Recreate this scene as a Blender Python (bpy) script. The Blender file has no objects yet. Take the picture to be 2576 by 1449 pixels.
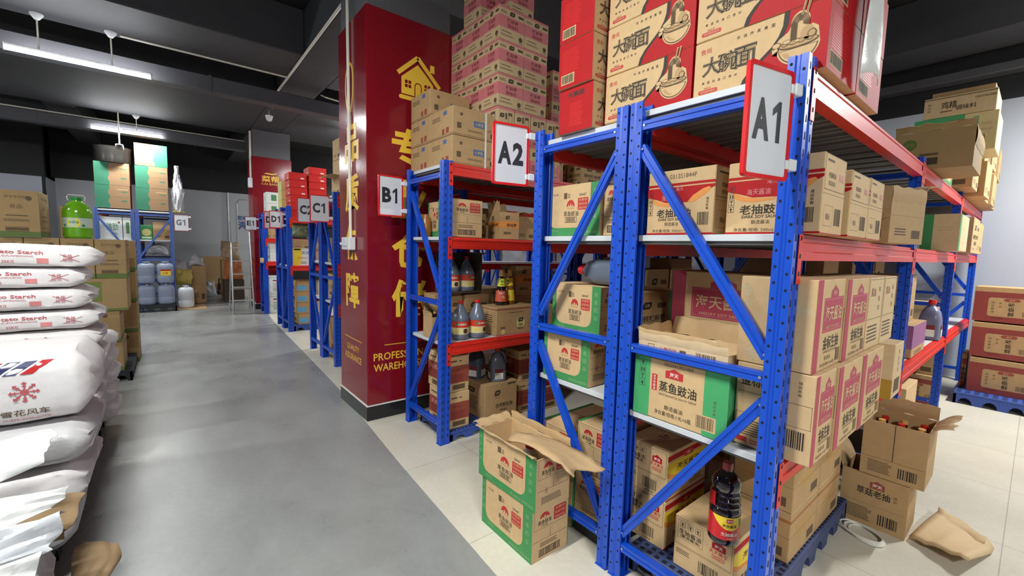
import bpy, math, random
from math import sin, cos, pi, radians
from mathutils import Vector, Matrix
random.seed(7)
S = bpy.context.scene
COL = S.collection

# ------------------------------------------------------------------ camera
YAW, PITCH, ROLL, FPX = radians(38.968), radians(5.143), radians(1.508), 1070.75
fwd = Vector((sin(YAW)*cos(PITCH), cos(YAW)*cos(PITCH), -sin(PITCH)))
rgt = Vector((cos(YAW), -sin(YAW), 0.0)); upv = rgt.cross(fwd)
r2 = rgt*cos(ROLL) + upv*sin(ROLL); u2 = -rgt*sin(ROLL) + upv*cos(ROLL)
cam_data = bpy.data.cameras.new('camera'); cam_data.sensor_width = 36.0
cam_data.lens = 36.0*FPX/2576.0; cam_data.clip_start = 0.02; cam_data.clip_end = 100
cam = bpy.data.objects.new('camera', cam_data); COL.objects.link(cam)
cam.matrix_world = Matrix(((r2.x, u2.x, -fwd.x, 0), (r2.y, u2.y, -fwd.y, 0), (r2.z, u2.z, -fwd.z, 1.4077), (0, 0, 0, 1)))
S.camera = cam

# ------------------------------------------------------------------ exposure, world, lamps' strength
S.view_settings.view_transform = 'Standard'
S.view_settings.look = 'None'
S.view_settings.exposure = 0.22
S.view_settings.gamma = 1.0
S.view_settings.use_curve_mapping = False
W = bpy.data.worlds.new('world'); S.world = W; W.use_nodes = True
W.node_tree.nodes['Background'].inputs[0].default_value = (0.95, 0.97, 1.0, 1)
W.node_tree.nodes['Background'].inputs[1].default_value = 0.0
TUBE_WATTS = 30.0
try:
    S.cycles.use_denoising = True
    S.cycles.max_bounces = 8; S.cycles.diffuse_bounces = 5; S.cycles.glossy_bounces = 4
    S.cycles.sample_clamp_indirect = 6.0
except Exception:
    pass

# ------------------------------------------------------------------ materials
def lin(c):
    out = []
    for v in c:
        v = v/255.0
        out.append(v/12.92 if v <= 0.04045 else ((v+0.055)/1.055)**2.4)
    return tuple(out) + (1.0,)
MATS = {}
def mat(name, rgb, rough=0.6, metal=0.0, var=0.06, scale=14.0, bump=0.0, bscale=60.0, spec=0.5, trans=0.0, coat=0.0, emit=0.0, alpha=1.0):
    if name in MATS: return MATS[name]
    m = bpy.data.materials.new(name); m.use_nodes = True
    nt = m.node_tree; b = nt.nodes['Principled BSDF']
    base = lin(rgb)
    b.inputs['Roughness'].default_value = rough; b.inputs['Metallic'].default_value = metal
    b.inputs['Specular IOR Level'].default_value = spec
    if coat: b.inputs['Coat Weight'].default_value = coat; b.inputs['Coat Roughness'].default_value = 0.08
    if trans: b.inputs['Transmission Weight'].default_value = trans
    if alpha < 1: b.inputs['Alpha'].default_value = alpha
    if emit:
        b.inputs['Emission Color'].default_value = base; b.inputs['Emission Strength'].default_value = emit
    tc = nt.nodes.new('ShaderNodeTexCoord'); nz = nt.nodes.new('ShaderNodeTexNoise')
    nz.inputs['Scale'].default_value = scale; nz.inputs['Detail'].default_value = 5.0
    nt.links.new(tc.outputs['Object'], nz.inputs['Vector'])
    mx = nt.nodes.new('ShaderNodeMix'); mx.data_type = 'RGBA'
    lo = tuple(max(0.0, v*(1-2.2*var)) for v in base[:3]) + (1,); hi = tuple(min(1.0, v*(1+2.2*var)) for v in base[:3]) + (1,)
    mx.inputs[6].default_value = lo; mx.inputs[7].default_value = hi
    nt.links.new(nz.outputs['Fac'], mx.inputs[0]); nt.links.new(mx.outputs[2], b.inputs['Base Color'])
    if bump:
        n2 = nt.nodes.new('ShaderNodeTexNoise'); n2.inputs['Scale'].default_value = bscale; n2.inputs['Detail'].default_value = 4
        nt.links.new(tc.outputs['Object'], n2.inputs['Vector'])
        bp = nt.nodes.new('ShaderNodeBump'); bp.inputs['Strength'].default_value = bump; bp.inputs['Distance'].default_value = 0.01
        nt.links.new(n2.outputs['Fac'], bp.inputs['Height']); nt.links.new(bp.outputs['Normal'], b.inputs['Normal'])
    MATS[name] = m
    return m

KRAFT = mat('kraft_board', (204, 171, 126), 0.75, var=0.05, scale=30, bump=0.08, bscale=200)
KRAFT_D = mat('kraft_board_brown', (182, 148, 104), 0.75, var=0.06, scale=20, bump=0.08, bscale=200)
KRAFT_O = mat('kraft_board_olive', (160, 132, 88), 0.7, var=0.07, scale=12, bump=0.06, bscale=150)
KRAFT_L = mat('kraft_board_pale', (212, 184, 142), 0.75, var=0.05, scale=26, bump=0.08, bscale=200)
KRAFT_I = mat('kraft_inside', (188, 156, 114), 0.85, var=0.06, scale=20)
TORN = mat('torn_paper', (198, 174, 134), 0.9, var=0.08, scale=40, bump=0.2, bscale=80)
INK = mat('black_ink', (48, 40, 32), 0.7, var=0.08, scale=80)
INK2 = mat('faded_ink', (96, 76, 54), 0.75, var=0.08, scale=80)
REDINK = mat('red_ink', (186, 44, 44), 0.6, var=0.05, scale=60)
BOXRED = mat('red_print', (172, 22, 27), 0.6, var=0.04, scale=20, spec=0.25)
BOXRED2 = mat('bright_red_print', (200, 38, 34), 0.5, var=0.05, scale=20, spec=0.3)
BRICK = mat('brick_red_print', (150, 70, 54), 0.7, var=0.06, scale=30)
GREENINK = mat('green_print', (62, 140, 78), 0.6, var=0.06, scale=20)
GREENINK2 = mat('mint_green_print', (66, 160, 98), 0.6, var=0.05, scale=20)
GREENPALE = mat('pale_green_ink', (140, 178, 128), 0.65, var=0.05)
TEAL = mat('teal_print', (44, 112, 86), 0.6, var=0.06, scale=14)
PINK = mat('pink_print', (218, 126, 128), 0.6, var=0.05, scale=20)
MAGENTA = mat('magenta_print', (178, 62, 84), 0.6, var=0.05, scale=20)
MAGPALE = mat('pale_magenta_ink', (214, 140, 140), 0.65, var=0.04)
ORANGE = mat('orange_print', (222, 142, 66), 0.6, var=0.06, scale=20)
YELLOW = mat('yellow_print', (238, 204, 52), 0.5, var=0.05)
YELLOWPALE = mat('pale_yellow_paper', (214, 205, 130), 0.6, var=0.06)
WHITEINK = mat('white_print', (228, 226, 218), 0.6, var=0.03)
MAROON = mat('dark_red_ink', (120, 40, 40), 0.7)
BLUEINK = mat('blue_ink', (72, 104, 150), 0.6)
PURPLE = mat('purple_print', (150, 92, 140), 0.55)
TAPE = mat('packing_tape', (196, 160, 112), 0.18, var=0.05, spec=0.7)
STRAPM = mat('white_strap', (226, 222, 212), 0.45, var=0.03)
BLUE = mat('blue_rack_paint', (16, 74, 190), 0.3, var=0.05, scale=9, bump=0.03, bscale=40)
BLUEDUST = mat('dusty_blue_paint', (70, 92, 160), 0.55, var=0.16, scale=18)
RED = mat('red_beam_paint', (212, 44, 32), 0.4, var=0.06, scale=9, spec=0.35)
HOLE = mat('hole_dark', (10, 12, 30), 0.9, var=0.02)
SHELFU = mat('shaded_underside', (112, 110, 108), 0.6, var=0.06, scale=8)  # shelf undersides greyer than the white tops: shade put into the colour
KRAFT_K = mat('kraft_board_dark', (142, 112, 80), 0.75, var=0.06, scale=14)
PALLETN = mat('blue_grey_pallet_plastic', (58, 72, 116), 0.55, var=0.12, scale=14)
SHELF = mat('white_shelf_steel', (205, 208, 210), 0.4, var=0.04, scale=8)
PLATE = mat('zinc_bolt', (190, 190, 188), 0.35, metal=0.8)
CEIL = mat('dark_ceiling_paint', (58, 58, 61), 0.72, var=0.08, scale=2.5, bump=0.05, bscale=12)
CEIL2 = mat('black_ceiling_paint', (28, 28, 30), 0.7, var=0.08, scale=2.5)
DUCT = mat('grey_painted_duct', (78, 78, 82), 0.45, var=0.08, scale=4)
PIPE = mat('cream_conduit', (226, 222, 208), 0.4, var=0.04)
WALLM = mat('white_wall_paint', (174, 178, 188), 0.7, var=0.025, scale=1.6, bump=0.03, bscale=30)
PANELM = mat('cold_room_panel', (176, 180, 184), 0.35, var=0.04, scale=1.5)
COLRED = mat('glossy_red_cladding', (128, 18, 30), 0.16, var=0.05, scale=1.5, spec=0.6)
COLGREY = mat('grey_column_paint', (92, 92, 94), 0.6, var=0.04, scale=3)
GOLD = mat('gold_lettering', (240, 196, 64), 0.4, var=0.02)
BASEM = mat('black_base_tile', (30, 30, 33), 0.3, var=0.06)
SIGNRED = mat('red_sign_frame', (214, 26, 32), 0.3, var=0.03)
PAPER = mat('white_sign_sheet', (214, 216, 222), 0.3, var=0.02, scale=5)
CLEAR = mat('clear_white_clip', (222, 224, 226), 0.2, var=0.02)
LETTER = mat('dark_grey_letter', (44, 46, 50), 0.45, var=0.02)
SACK = mat('white_woven_sack', (214, 210, 210), 0.5, var=0.04, scale=8, bump=0.55, bscale=11)
SACK2 = mat('grey_white_film', (190, 188, 190), 0.35, var=0.06, scale=10, bump=0.6, bscale=12)
SACKRED = mat('sack_red_print', (178, 86, 92), 0.6)
NAVY = mat('navy_print', (38, 42, 88), 0.55)
PAPERBAG = mat('brown_paper', (146, 120, 88), 0.8, var=0.08, scale=12, bump=0.3, bscale=16)
PALLETB = mat('blue_pallet_plastic', (52, 80, 160), 0.5, var=0.08, scale=12)
PALLETK = mat('black_pallet_plastic', (30, 32, 36), 0.6)
ALU = mat('ladder_aluminium', (200, 202, 200), 0.3, metal=0.7, var=0.05)
SAUCE = mat('smoky_sauce_plastic', (104, 112, 128), 0.25, var=0.08, scale=10, spec=0.6)
SAUCED = mat('dark_sauce_glass', (24, 14, 14), 0.08, var=0.05, spec=0.7, coat=0.5)
CAPRED = mat('red_plastic_cap', (204, 34, 32), 0.35, var=0.03)
CAPTAN = mat('tan_cap', (226, 178, 106), 0.45, var=0.03)
CAN = mat('blue_grey_jerrycan', (132, 142, 164), 0.35, var=0.06, scale=6)
CANW = mat('white_jerrycan', (206, 210, 216), 0.35, var=0.04, scale=6)
OIL = mat('green_oil_plastic', (110, 178, 30), 0.15, var=0.2, scale=10, spec=0.7, coat=0.4)
CAPGREEN = mat('green_plastic_cap', (30, 140, 50), 0.35)
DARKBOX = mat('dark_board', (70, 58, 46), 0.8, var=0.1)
GLASSG = mat('green_bottle_glass', (20, 60, 30), 0.1, spec=0.7, coat=0.4)
GREYPL = mat('grey_plastic', (150, 150, 150), 0.4)
BLACKPL = mat('black_plastic', (26, 26, 28), 0.4)
WHITEBOX = mat('white_board', (214, 218, 214), 0.5, var=0.03)
FILM = mat('clear_plastic_film', (196, 198, 202), 0.18, var=0.08, scale=14, bump=0.5, bscale=14)
YELBAG = mat('yellow_bag', (190, 168, 84), 0.5, var=0.1, bump=0.3, bscale=14)
TUBEM = mat('lamp_tube_glow', (250, 252, 255), 0.4, emit=90.0, var=0.0)
LAMPH = mat('white_lamp_housing', (210, 212, 214), 0.4)

# ------------------------------------------------------------------ text to polygons
TXT = {}
def text_polys(s, bold=0.0):
    k = (s, bold)
    if k in TXT: return TXT[k]
    cu = bpy.data.curves.new('t', 'FONT'); cu.body = s; cu.size = 1.0; cu.offset = bold; cu.resolution_u = 2
    ob = bpy.data.objects.new('t', cu)
    me = bpy.data.meshes.new_from_object(ob)
    vs = [(v.co.x, v.co.y) for v in me.vertices]; fs = [tuple(p.vertices) for p in me.polygons]
    bpy.data.objects.remove(ob); bpy.data.curves.remove(cu); bpy.data.meshes.remove(me)
    if not vs: TXT[k] = ([], [], 1.0); return TXT[k]
    x0 = min(v[0] for v in vs); x1 = max(v[0] for v in vs); y0 = min(v[1] for v in vs); y1 = max(v[1] for v in vs)
    h = max(1e-6, y1-y0)
    vs = [((v[0]-(x0+x1)/2)/h, (v[1]-(y0+y1)/2)/h) for v in vs]
    # make every triangle wind counter-clockwise
    ff = []
    for f in fs:
        a = 0.0
        for i in range(len(f)):
            p, q = vs[f[i]], vs[f[(i+1) % len(f)]]; a += p[0]*q[1]-q[0]*p[1]
        ff.append(f if a > 0 else tuple(reversed(f)))
    TXT[k] = (vs, ff, (x1-x0)/h)
    return TXT[k]

# ------------------------------------------------------------------ mesh builder
class MB:
    def __init__(s): s.v = []; s.f = []; s.m = []; s.sm = []; s.mats = []
    def mi(s, m):
        if m not in s.mats: s.mats.append(m)
        return s.mats.index(m)
    def add(s, verts, faces, m, smooth=False):
        o = len(s.v); s.v += [tuple(v) for v in verts]; k = s.mi(m)
        for f in faces: s.f.append(tuple(i+o for i in f)); s.m.append(k); s.sm.append(smooth)
    def box(s, a, b, m, c=0.0, mats=None):
        x0, y0, z0 = a; x1, y1, z1 = b
        if c <= 0:
            vs = [(x0,y0,z0),(x1,y0,z0),(x1,y1,z0),(x0,y1,z0),(x0,y0,z1),(x1,y0,z1),(x1,y1,z1),(x0,y1,z1)]
            s.add(vs, [(0,3,2,1),(4,5,6,7),(0,1,5,4),(1,2,6,5),(2,3,7,6),(3,0,4,7)], m); return
        vs = []; P = {}
        for ix in (0,1):
            for iy in (0,1):
                for iz in (0,1):
                    x, y, z = (x0,x1)[ix], (y0,y1)[iy], (z0,z1)[iz]
                    dx, dy, dz = (c,-c)[ix], (c,-c)[iy], (c,-c)[iz]
                    P[ix,iy,iz] = (len(vs), len(vs)+1, len(vs)+2)
                    vs += [(x, y+dy, z+dz), (x+dx, y, z+dz), (x+dx, y+dy, z)]
        fs = []
        for k, (a1, b1) in enumerate(((1,2),(0,2),(0,1))):
            for side in (0,1):
                seq = [(0,0),(1,0),(1,1),(0,1)]
                idx = []
                for (p, q) in seq:
                    t = [0,0,0]; t[k] = side; t[a1] = p; t[b1] = q; idx.append(P[tuple(t)][k])
                flip = (side == 0) ^ (k == 1)
                fs.append(tuple(reversed(idx)) if flip else tuple(idx))
        # edges
        for k in range(3):
            a1, b1 = [i for i in range(3) if i != k]
            for p in (0,1):
                for q in (0,1):
                    t0 = [0,0,0]; t0[a1] = p; t0[b1] = q; t1 = list(t0); t1[k] = 1
                    A, B = P[tuple(t0)], P[tuple(t1)]
                    idx = (A[a1], B[a1], B[b1], A[b1])
                    fs.append(idx)
        for t, A in P.items(): fs.append(A)
        s.add(vs, s._orient(vs, fs, ((x0+x1)/2, (y0+y1)/2, (z0+z1)/2)), m)
    @staticmethod
    def _orient(vs, fs, c):
        out = []; c = Vector(c)
        for f in fs:
            p = [Vector(vs[i]) for i in f]; n = (p[1]-p[0]).cross(p[2]-p[0]); ctr = sum(p, Vector())/len(p)
            out.append(f if n.dot(ctr-c) >= 0 else tuple(reversed(f)))
        return out
    def prism(s, poly, fn, d0, d1, m, smooth=False, cap=True):
        """poly = CCW 2D outline; fn(u,v,d) -> 3D"""
        n = len(poly); vs = [fn(u, v, d0) for u, v in poly] + [fn(u, v, d1) for u, v in poly]
        fs = [(i, (i+1) % n, n+(i+1) % n, n+i) for i in range(n)]
        s.add(vs, fs, m, smooth)
        if cap:
            s.add([vs[i] for i in range(n)], [tuple(reversed(range(n)))], m); s.add([vs[n+i] for i in range(n)], [tuple(range(n))], m)
    def strip(s, line, t, fn, d0, d1, m):
        """open polyline with thickness t, extruded"""
        L = [Vector(p) for p in line]; nr = []
        for i in range(len(L)):
            a = L[max(0, i-1)]; b = L[min(len(L)-1, i+1)]; d = (b-a).normalized(); nr.append(Vector((-d.y, d.x)))
        outl = [tuple(p) for p in L] + [tuple(L[i]+nr[i]*t) for i in reversed(range(len(L)))]
        a = sum(outl[i][0]*outl[(i+1) % len(outl)][1]-outl[(i+1) % len(outl)][0]*outl[i][1] for i in range(len(outl)))
        if a < 0: outl.reverse()
        s.prism(outl, fn, d0, d1, m)
    def tube(s, pts, r, m, n=8, cap=True, closed=False):
        P = [Vector(p) for p in pts]; rings = []; N = len(P)
        for i, p in enumerate(P):
            a = P[i-1] if (i or closed) else P[0]; b = P[(i+1) % N] if (i < N-1 or closed) else P[-1]
            d = (b-a).normalized(); ref = Vector((0,0,1)) if abs(d.z) < 0.9 else Vector((1,0,0))
            x = d.cross(ref).normalized(); y = x.cross(d)
            rr = r[i] if isinstance(r, (list, tuple)) else r
            rings.append([tuple(p+(x*cos(2*pi*k/n)-y*sin(2*pi*k/n))*rr) for k in range(n)])
        vs = [v for g in rings for v in g]; fs = []
        for i in range(N if closed else N-1):
            j = (i+1) % N
            for k in range(n):
                l = (k+1) % n
                fs.append((i*n+k, j*n+k, j*n+l, i*n+l))
        if cap and not closed: fs += [tuple(range(n)), tuple(reversed(range((N-1)*n, N*n)))]
        fs = [tuple(reversed(f)) for f in fs]
        s.add(vs, fs, m, True)
    def lathe(s, prof, c, m, n=20, segmats=None, sx=1.0, sy=1.0, axis='z'):
        def T(r, z, a):
            x, y = r*cos(a)*sx, r*sin(a)*sy
            if axis == 'z': return (c[0]+x, c[1]+y, c[2]+z)
            if axis == 'x': return (c[0]+z, c[1]+x, c[2]+y)
            return (c[0]-x, c[1]+z, c[2]+y)
        for i in range(len(prof)-1):
            (r0, z0), (r1, z1) = prof[i], prof[i+1]
            mm = segmats[i] if segmats else m
            vs = [T(r0, z0, 2*pi*k/n) for k in range(n)] + [T(r1, z1, 2*pi*k/n) for k in range(n)]
            fs = [(k, (k+1) % n, n+(k+1) % n, n+k) for k in range(n)]
            if r0 < 1e-5: fs = [(0, n+(k+1) % n, n+k) for k in range(n)]
            elif r1 < 1e-5: fs = [(k, (k+1) % n, n) for k in range(n)]
            s.add(vs, fs, mm, True)
    def grid(s, fn, nu, nv, m, smooth=True, closed_u=False):
        vs = [fn(i/(nu-1) if not closed_u else i/nu, j/(nv-1)) for j in range(nv) for i in range(nu)]
        fs = []
        for j in range(nv-1):
            for i in range(nu if closed_u else nu-1):
                k = (i+1) % nu; fs.append((j*nu+i, j*nu+k, (j+1)*nu+k, (j+1)*nu+i))
        s.add(vs, fs, m, smooth)
    def build(s, name, parent=None, loc=(0,0,0), rz=0.0, weld=True):
        me = bpy.data.meshes.new(name); me.from_pydata(s.v, [], s.f)
        for m in s.mats: me.materials.append(m)
        me.polygons.foreach_set('material_index', s.m); me.polygons.foreach_set('use_smooth', s.sm)
        if any(s.sm) and weld:
            import bmesh
            bm = bmesh.new(); bm.from_mesh(me); bmesh.ops.remove_doubles(bm, verts=bm.verts, dist=1e-5); bm.to_mesh(me); bm.free()
            me.set_sharp_from_angle(angle=radians(42))
        me.update()
        o = bpy.data.objects.new(name, me); COL.objects.link(o); o.location = loc; o.rotation_euler = (0,0,rz)
        if parent: o.parent = parent
        return o

class Face:
    """a flat printable side: u to the right, v up, both 0..1"""
    def __init__(s, mb, O, U, V, w, h):
        s.mb = mb; s.O = Vector(O); s.U = Vector(U); s.V = Vector(V); s.w = w; s.h = h; s.N = s.U.cross(s.V)
    def p(s, u, v, layer=1): return tuple(s.O + s.U*(u*s.w) + s.V*(v*s.h) + s.N*(0.0003*layer))
    def poly(s, pts, m, layer=1):
        a = sum(pts[i][0]*pts[(i+1) % len(pts)][1]-pts[(i+1) % len(pts)][0]*pts[i][1] for i in range(len(pts)))
        if a < 0: pts = list(reversed(pts))
        s.mb.add([s.p(u, v, layer) for u, v in pts], [tuple(range(len(pts)))], m)
    def rect(s, u0, v0, u1, v1, m, layer=1): s.poly([(u0,v0),(u1,v0),(u1,v1),(u0,v1)], m, layer)
    def rrect(s, u0, v0, u1, v1, m, r=0.03, layer=1, corners='abcd'):
        """rounded rectangle, r in metres; corners a=bl b=br c=tr d=tl"""
        ru, rv = r/s.w, r/s.h; pts = []
        for key, cu, cv, a0 in (('a', u0, v0, 180), ('b', u1, v0, 270), ('c', u1, v1, 0), ('d', u0, v1, 90)):
            if key not in corners: pts.append((cu, cv)); continue
            ox = cu+ru if cu == u0 else cu-ru; oy = cv+rv if cv == v0 else cv-rv
            for k in range(5):
                a = radians(a0+k*22.5); pts.append((ox+ru*cos(a), oy+rv*sin(a)))
        s.poly(pts, m, layer)
    def frame(s, u0, v0, u1, v1, m, t=0.002, layer=1):
        tu, tv = t/s.w, t/s.h
        s.rect(u0, v0, u1, v0+tv, m, layer); s.rect(u0, v1-tv, u1, v1, m, layer)
        s.rect(u0, v0+tv, u0+tu, v1-tv, m, layer); s.rect(u1-tu, v0+tv, u1, v1-tv, m, layer)
    def disc(s, u, v, r, m, layer=1, n=16, ry=None):
        ry = ry or r
        s.poly([(u+r/s.w*cos(2*pi*k/n), v+ry/s.h*sin(2*pi*k/n)) for k in range(n)], m, layer)
    def text(s, t, u, v, h, m, layer=2, bold=0.0, w=None, rot=0.0, shear=0.0):
        """h = height as share of the side's height; w = forced width as share of its width"""
        vs, fs, asp = text_polys(t, bold)
        if not vs: return
        H = h*s.h; k = H if w is None else (w*s.w)/asp
        c, sn = cos(radians(rot)), sin(radians(rot)); o = s.O + s.U*(u*s.w) + s.V*(v*s.h) + s.N*(0.0003*layer); out = []
        for x, y in vs:
            X, Y = (x+shear*y)*k, y*H
            out.append(tuple(o + s.U*(X*c-Y*sn) + s.V*(X*sn+Y*c)))
        s.mb.add(out, fs, m)
    def vtext(s, t, u, v0, v1, h, m, layer=2, bold=0.0):
        n = len(t)
        for i, ch in enumerate(t): s.text(ch, u, v1-(v1-v0)*(i+0.5)/n, h, m, layer, bold)
    def lines(s, u0, v0, u1, v1, n, m, layer=1, fill=0.45, seed=3, ragged=0.2):
        rr = random.Random(seed); d = (v1-v0)/n
        for i in range(n): s.rect(u0, v0+d*i, u1-(u1-u0)*ragged*rr.random(), v0+d*(i+fill), m, layer)
    def barcode(s, u0, v0, u1, v1, m=None, seed=1, layer=2, n=14):
        rr = random.Random(seed); m = m or INK2; x = u0
        while x < u1-0.001:
            wd = (u1-u0)/n*(0.25+0.6*rr.random()); s.rect(x, v0, min(u1, x+wd), v1, m, layer); x += wd+(u1-u0)/n*(0.25+0.45*rr.random())
    def icons(s, u, v0, v1, m, cw=0.05, n=4):
        d = (v1-v0)/n
        for i in range(n):
            a = v0+d*i+d*0.08; b = v0+d*(i+1)-d*0.08; s.frame(u-cw/2, a, u+cw/2, b, m, 0.0012, 2)
            c = (a+b)/2
            if i % 3 == 0: s.poly([(u-cw*.3, c), (u, b-d*.15), (u+cw*.3, c)], m, 2); s.rect(u-cw*.08, a+d*.1, u+cw*.08, c, m, 2)
            elif i % 3 == 1: s.poly([(u-cw*.25, b-d*.15), (u+cw*.25, b-d*.15), (u, c)], m, 2); s.rect(u-cw*.06, a+d*.1, u+cw*.06, c, m, 2)
            else:
                s.rect(u-cw*.3, a+d*.12, u-cw*.1, b-d*.2, m, 2); s.rect(u+cw*.1, a+d*.12, u+cw*.3, b-d*.2, m, 2)

def box_faces(mb, x0, y0, z0, x1, y1, z1):
    X, Y, Z = x1-x0, y1-y0, z1-z0
    return {'-x': Face(mb, (x0,y1,z0), (0,-1,0), (0,0,1), Y, Z), '-y': Face(mb, (x0,y0,z0), (1,0,0), (0,0,1), X, Z),
            '+x': Face(mb, (x1,y0,z0), (0,1,0), (0,0,1), Y, Z), '+y': Face(mb, (x1,y1,z0), (-1,0,0), (0,0,1), X, Z),
            '+z': Face(mb, (x0,y1,z1), (0,-1,0), (1,0,0), Y, X)}

# ------------------------------------------------------------------ things
def tag(o, label, cat, group=None, kind=None):
    if kind: o['kind'] = kind
    else:
        o['label'] = label; o['category'] = cat
    if group: o['group'] = group
    return o
def struct(o): o['kind'] = 'structure'; return o
def thing(name, label, cat, loc=(0,0,0), rz=0.0, group=None):
    o = bpy.data.objects.new(name, None); COL.objects.link(o); o.empty_display_size = 0.1
    o.location = loc; o.rotation_euler = (0,0,rz)
    return tag(o, label, cat, group)
def copy_tree(o, parent=None):
    c = o.copy(); COL.objects.link(c)
    if parent: c.parent = parent
    for ch in list(o.children): copy_tree(ch, c)
    return c
def noise1(x, y, z=0.0, s=0):
    from mathutils import noise
    return noise.noise(Vector((x+s*17.3, y-s*7.1, z+s*3.7)))
# ------------------------------------------------------------------ the setting
def floor_mat(name, rgb, rough, streak, tile=0.0):
    m = bpy.data.materials.new(name); m.use_nodes = True; nt = m.node_tree; b = nt.nodes['Principled BSDF']
    base = lin(rgb); L = nt.links.new
    tc = nt.nodes.new('ShaderNodeTexCoord')
    mp = nt.nodes.new('ShaderNodeMapping'); mp.inputs['Scale'].default_value = (1.0, 0.55, 1); mp.inputs['Rotation'].default_value = (0, 0, 0.5)
    L(tc.outputs['Object'], mp.inputs['Vector'])
    n1 = nt.nodes.new('ShaderNodeTexNoise'); n1.inputs['Scale'].default_value = 1.7; n1.inputs['Detail'].default_value = 8; n1.inputs['Roughness'].default_value = 0.62
    n1.inputs['Distortion'].default_value = 0.25
    L(mp.outputs['Vector'], n1.inputs['Vector'])
    n2 = nt.nodes.new('ShaderNodeTexNoise'); n2.inputs['Scale'].default_value = 34; n2.inputs['Detail'].default_value = 6
    L(tc.outputs['Object'], n2.inputs['Vector'])
    r1 = nt.nodes.new('ShaderNodeMapRange'); r1.inputs[1].default_value = 0.32; r1.inputs[2].default_value = 0.7
    r1.inputs[3].default_value = 1-streak; r1.inputs[4].default_value = 1+streak; L(n1.outputs['Fac'], r1.inputs[0])
    r2_ = nt.nodes.new('ShaderNodeMapRange'); r2_.inputs[1].default_value = 0.3; r2_.inputs[2].default_value = 0.7
    r2_.inputs[3].default_value = 0.96; r2_.inputs[4].default_value = 1.03; L(n2.outputs['Fac'], r2_.inputs[0])
    mu = nt.nodes.new('ShaderNodeMath'); mu.operation = 'MULTIPLY'; L(r1.outputs[0], mu.inputs[0]); L(r2_.outputs[0], mu.inputs[1])
    vm = nt.nodes.new('ShaderNodeVectorMath'); vm.operation = 'SCALE'; L(mu.outputs[0], vm.inputs['Scale'])
    if tile:
        br = nt.nodes.new('ShaderNodeTexBrick'); br.offset = 0.0; br.inputs['Scale'].default_value = 1.0
        br.inputs['Brick Width'].default_value = tile; br.inputs['Row Height'].default_value = tile
        br.inputs['Mortar Size'].default_value = 0.0022; br.inputs['Mortar Smooth'].default_value = 0.1
        br.inputs['Color1'].default_value = base; br.inputs['Color2'].default_value = tuple(v*0.97 for v in base[:3])+(1,)
        br.inputs['Mortar'].default_value = tuple(v*0.62 for v in base[:3])+(1,)
        L(tc.outputs['Object'], br.inputs['Vector']); L(br.outputs['Color'], vm.inputs[0])
    else: vm.inputs[0].default_value = base[:3]
    L(vm.outputs[0], b.inputs['Base Color'])
    rr = nt.nodes.new('ShaderNodeMapRange'); rr.inputs[1].default_value = 0.3; rr.inputs[2].default_value = 0.7
    rr.inputs[3].default_value = rough*0.75; rr.inputs[4].default_value = rough*1.35; L(n1.outputs['Fac'], rr.inputs[0]); L(rr.outputs[0], b.inputs['Roughness'])
    bp = nt.nodes.new('ShaderNodeBump'); bp.inputs['Strength'].default_value = 0.05; bp.inputs['Distance'].default_value = 0.004
    L(n2.outputs['Fac'], bp.inputs['Height']); L(bp.outputs['Normal'], b.inputs['Normal'])
    return m
FLOORG = floor_mat('grey_floor_paint', (144, 145, 143), 0.30, 0.17)
FLOORT = floor_mat('cream_floor_tile', (212, 206, 190), 0.34, 0.06, 0.8)
edge = [(1.0,-6.0),(1.01,0.0),(1.06,1.387),(1.13,2.548),(1.265,4.268),(1.345,6.1),(1.44,8.5),(1.56,10.2),(1.56,17.2)]
mb = MB(); n = len(edge)
mb.add([(-7,-6,0)]+[(x,y,0) for x,y in edge]+[(-7,17.2,0)], [tuple(range(n+2))], FLOORG)
struct(mb.build('floor'))
mb = MB(); mb.add([(x,y,0) for x,y in edge]+[(9.6,17.2,0),(9.6,-6,0)], [tuple(reversed(range(n+2)))], FLOORT)
struct(mb.build('floor'))
# walls
mb = MB(); mb.box((7.42,-6,0),(7.6,17.2,3.24), WALLM); struct(mb.build('wall_right'))
mb = MB(); mb.box((7.42,-6,3.24),(7.6,17.2,4.4), CEIL2); struct(mb.build('trim_1'))
mb = MB(); mb.box((-7.2,17.0,0),(9.6,17.2,4.4), CEIL2); struct(mb.build('wall_back'))
mb = MB(); mb.box((-7.2,-6.2,0),(9.6,-6.0,4.4), WALLM); struct(mb.build('wall_front'))
mb = MB(); mb.box((-7.2,-6,0),(-7.0,17.0,4.4), WALLM); struct(mb.build('wall_left'))
# the cold room at the far end: white panel walls, black fascia above
mb = MB(); mb.box((-2.05,15.0,0),(1.42,15.15,2.84), PANELM)
struct(mb.build('wall_far'))
mb = MB(); mb.box((-2.1,14.93,2.84),(9.6,15.1,4.3), CEIL2); struct(mb.build('trim_2'))
mb = MB(); mb.box((-7.0,13.9,0),(-2.1,14.02,2.74), WALLM); mb.box((-2.16,14.02,0),(-2.05,15.0,2.74), WALLM); struct(mb.build('wall_left_end'))
mb = MB(); mb.box((-7.0,13.86,2.74),(-2.05,14.06,4.3), CEIL2); mb.box((-2.1,13.9,2.0),(-2.05,13.96,2.74), CEIL2); struct(mb.build('trim_3'))
d = MB(); d.box((1.42,14.96,0),(2.9,15.1,2.86), PANELM); d.box((1.40,14.94,0),(1.425,14.97,2.86), ALU)
dr = struct(d.build('door_1'))
p = MB(); f = Face(p, (1.42,14.96,0), (1,0,0), (0,0,1), 1.48, 2.86)
pts = [(1.62,0.2),(1.62,2.55),(1.68,2.66),(2.62,2.66)]
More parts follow.
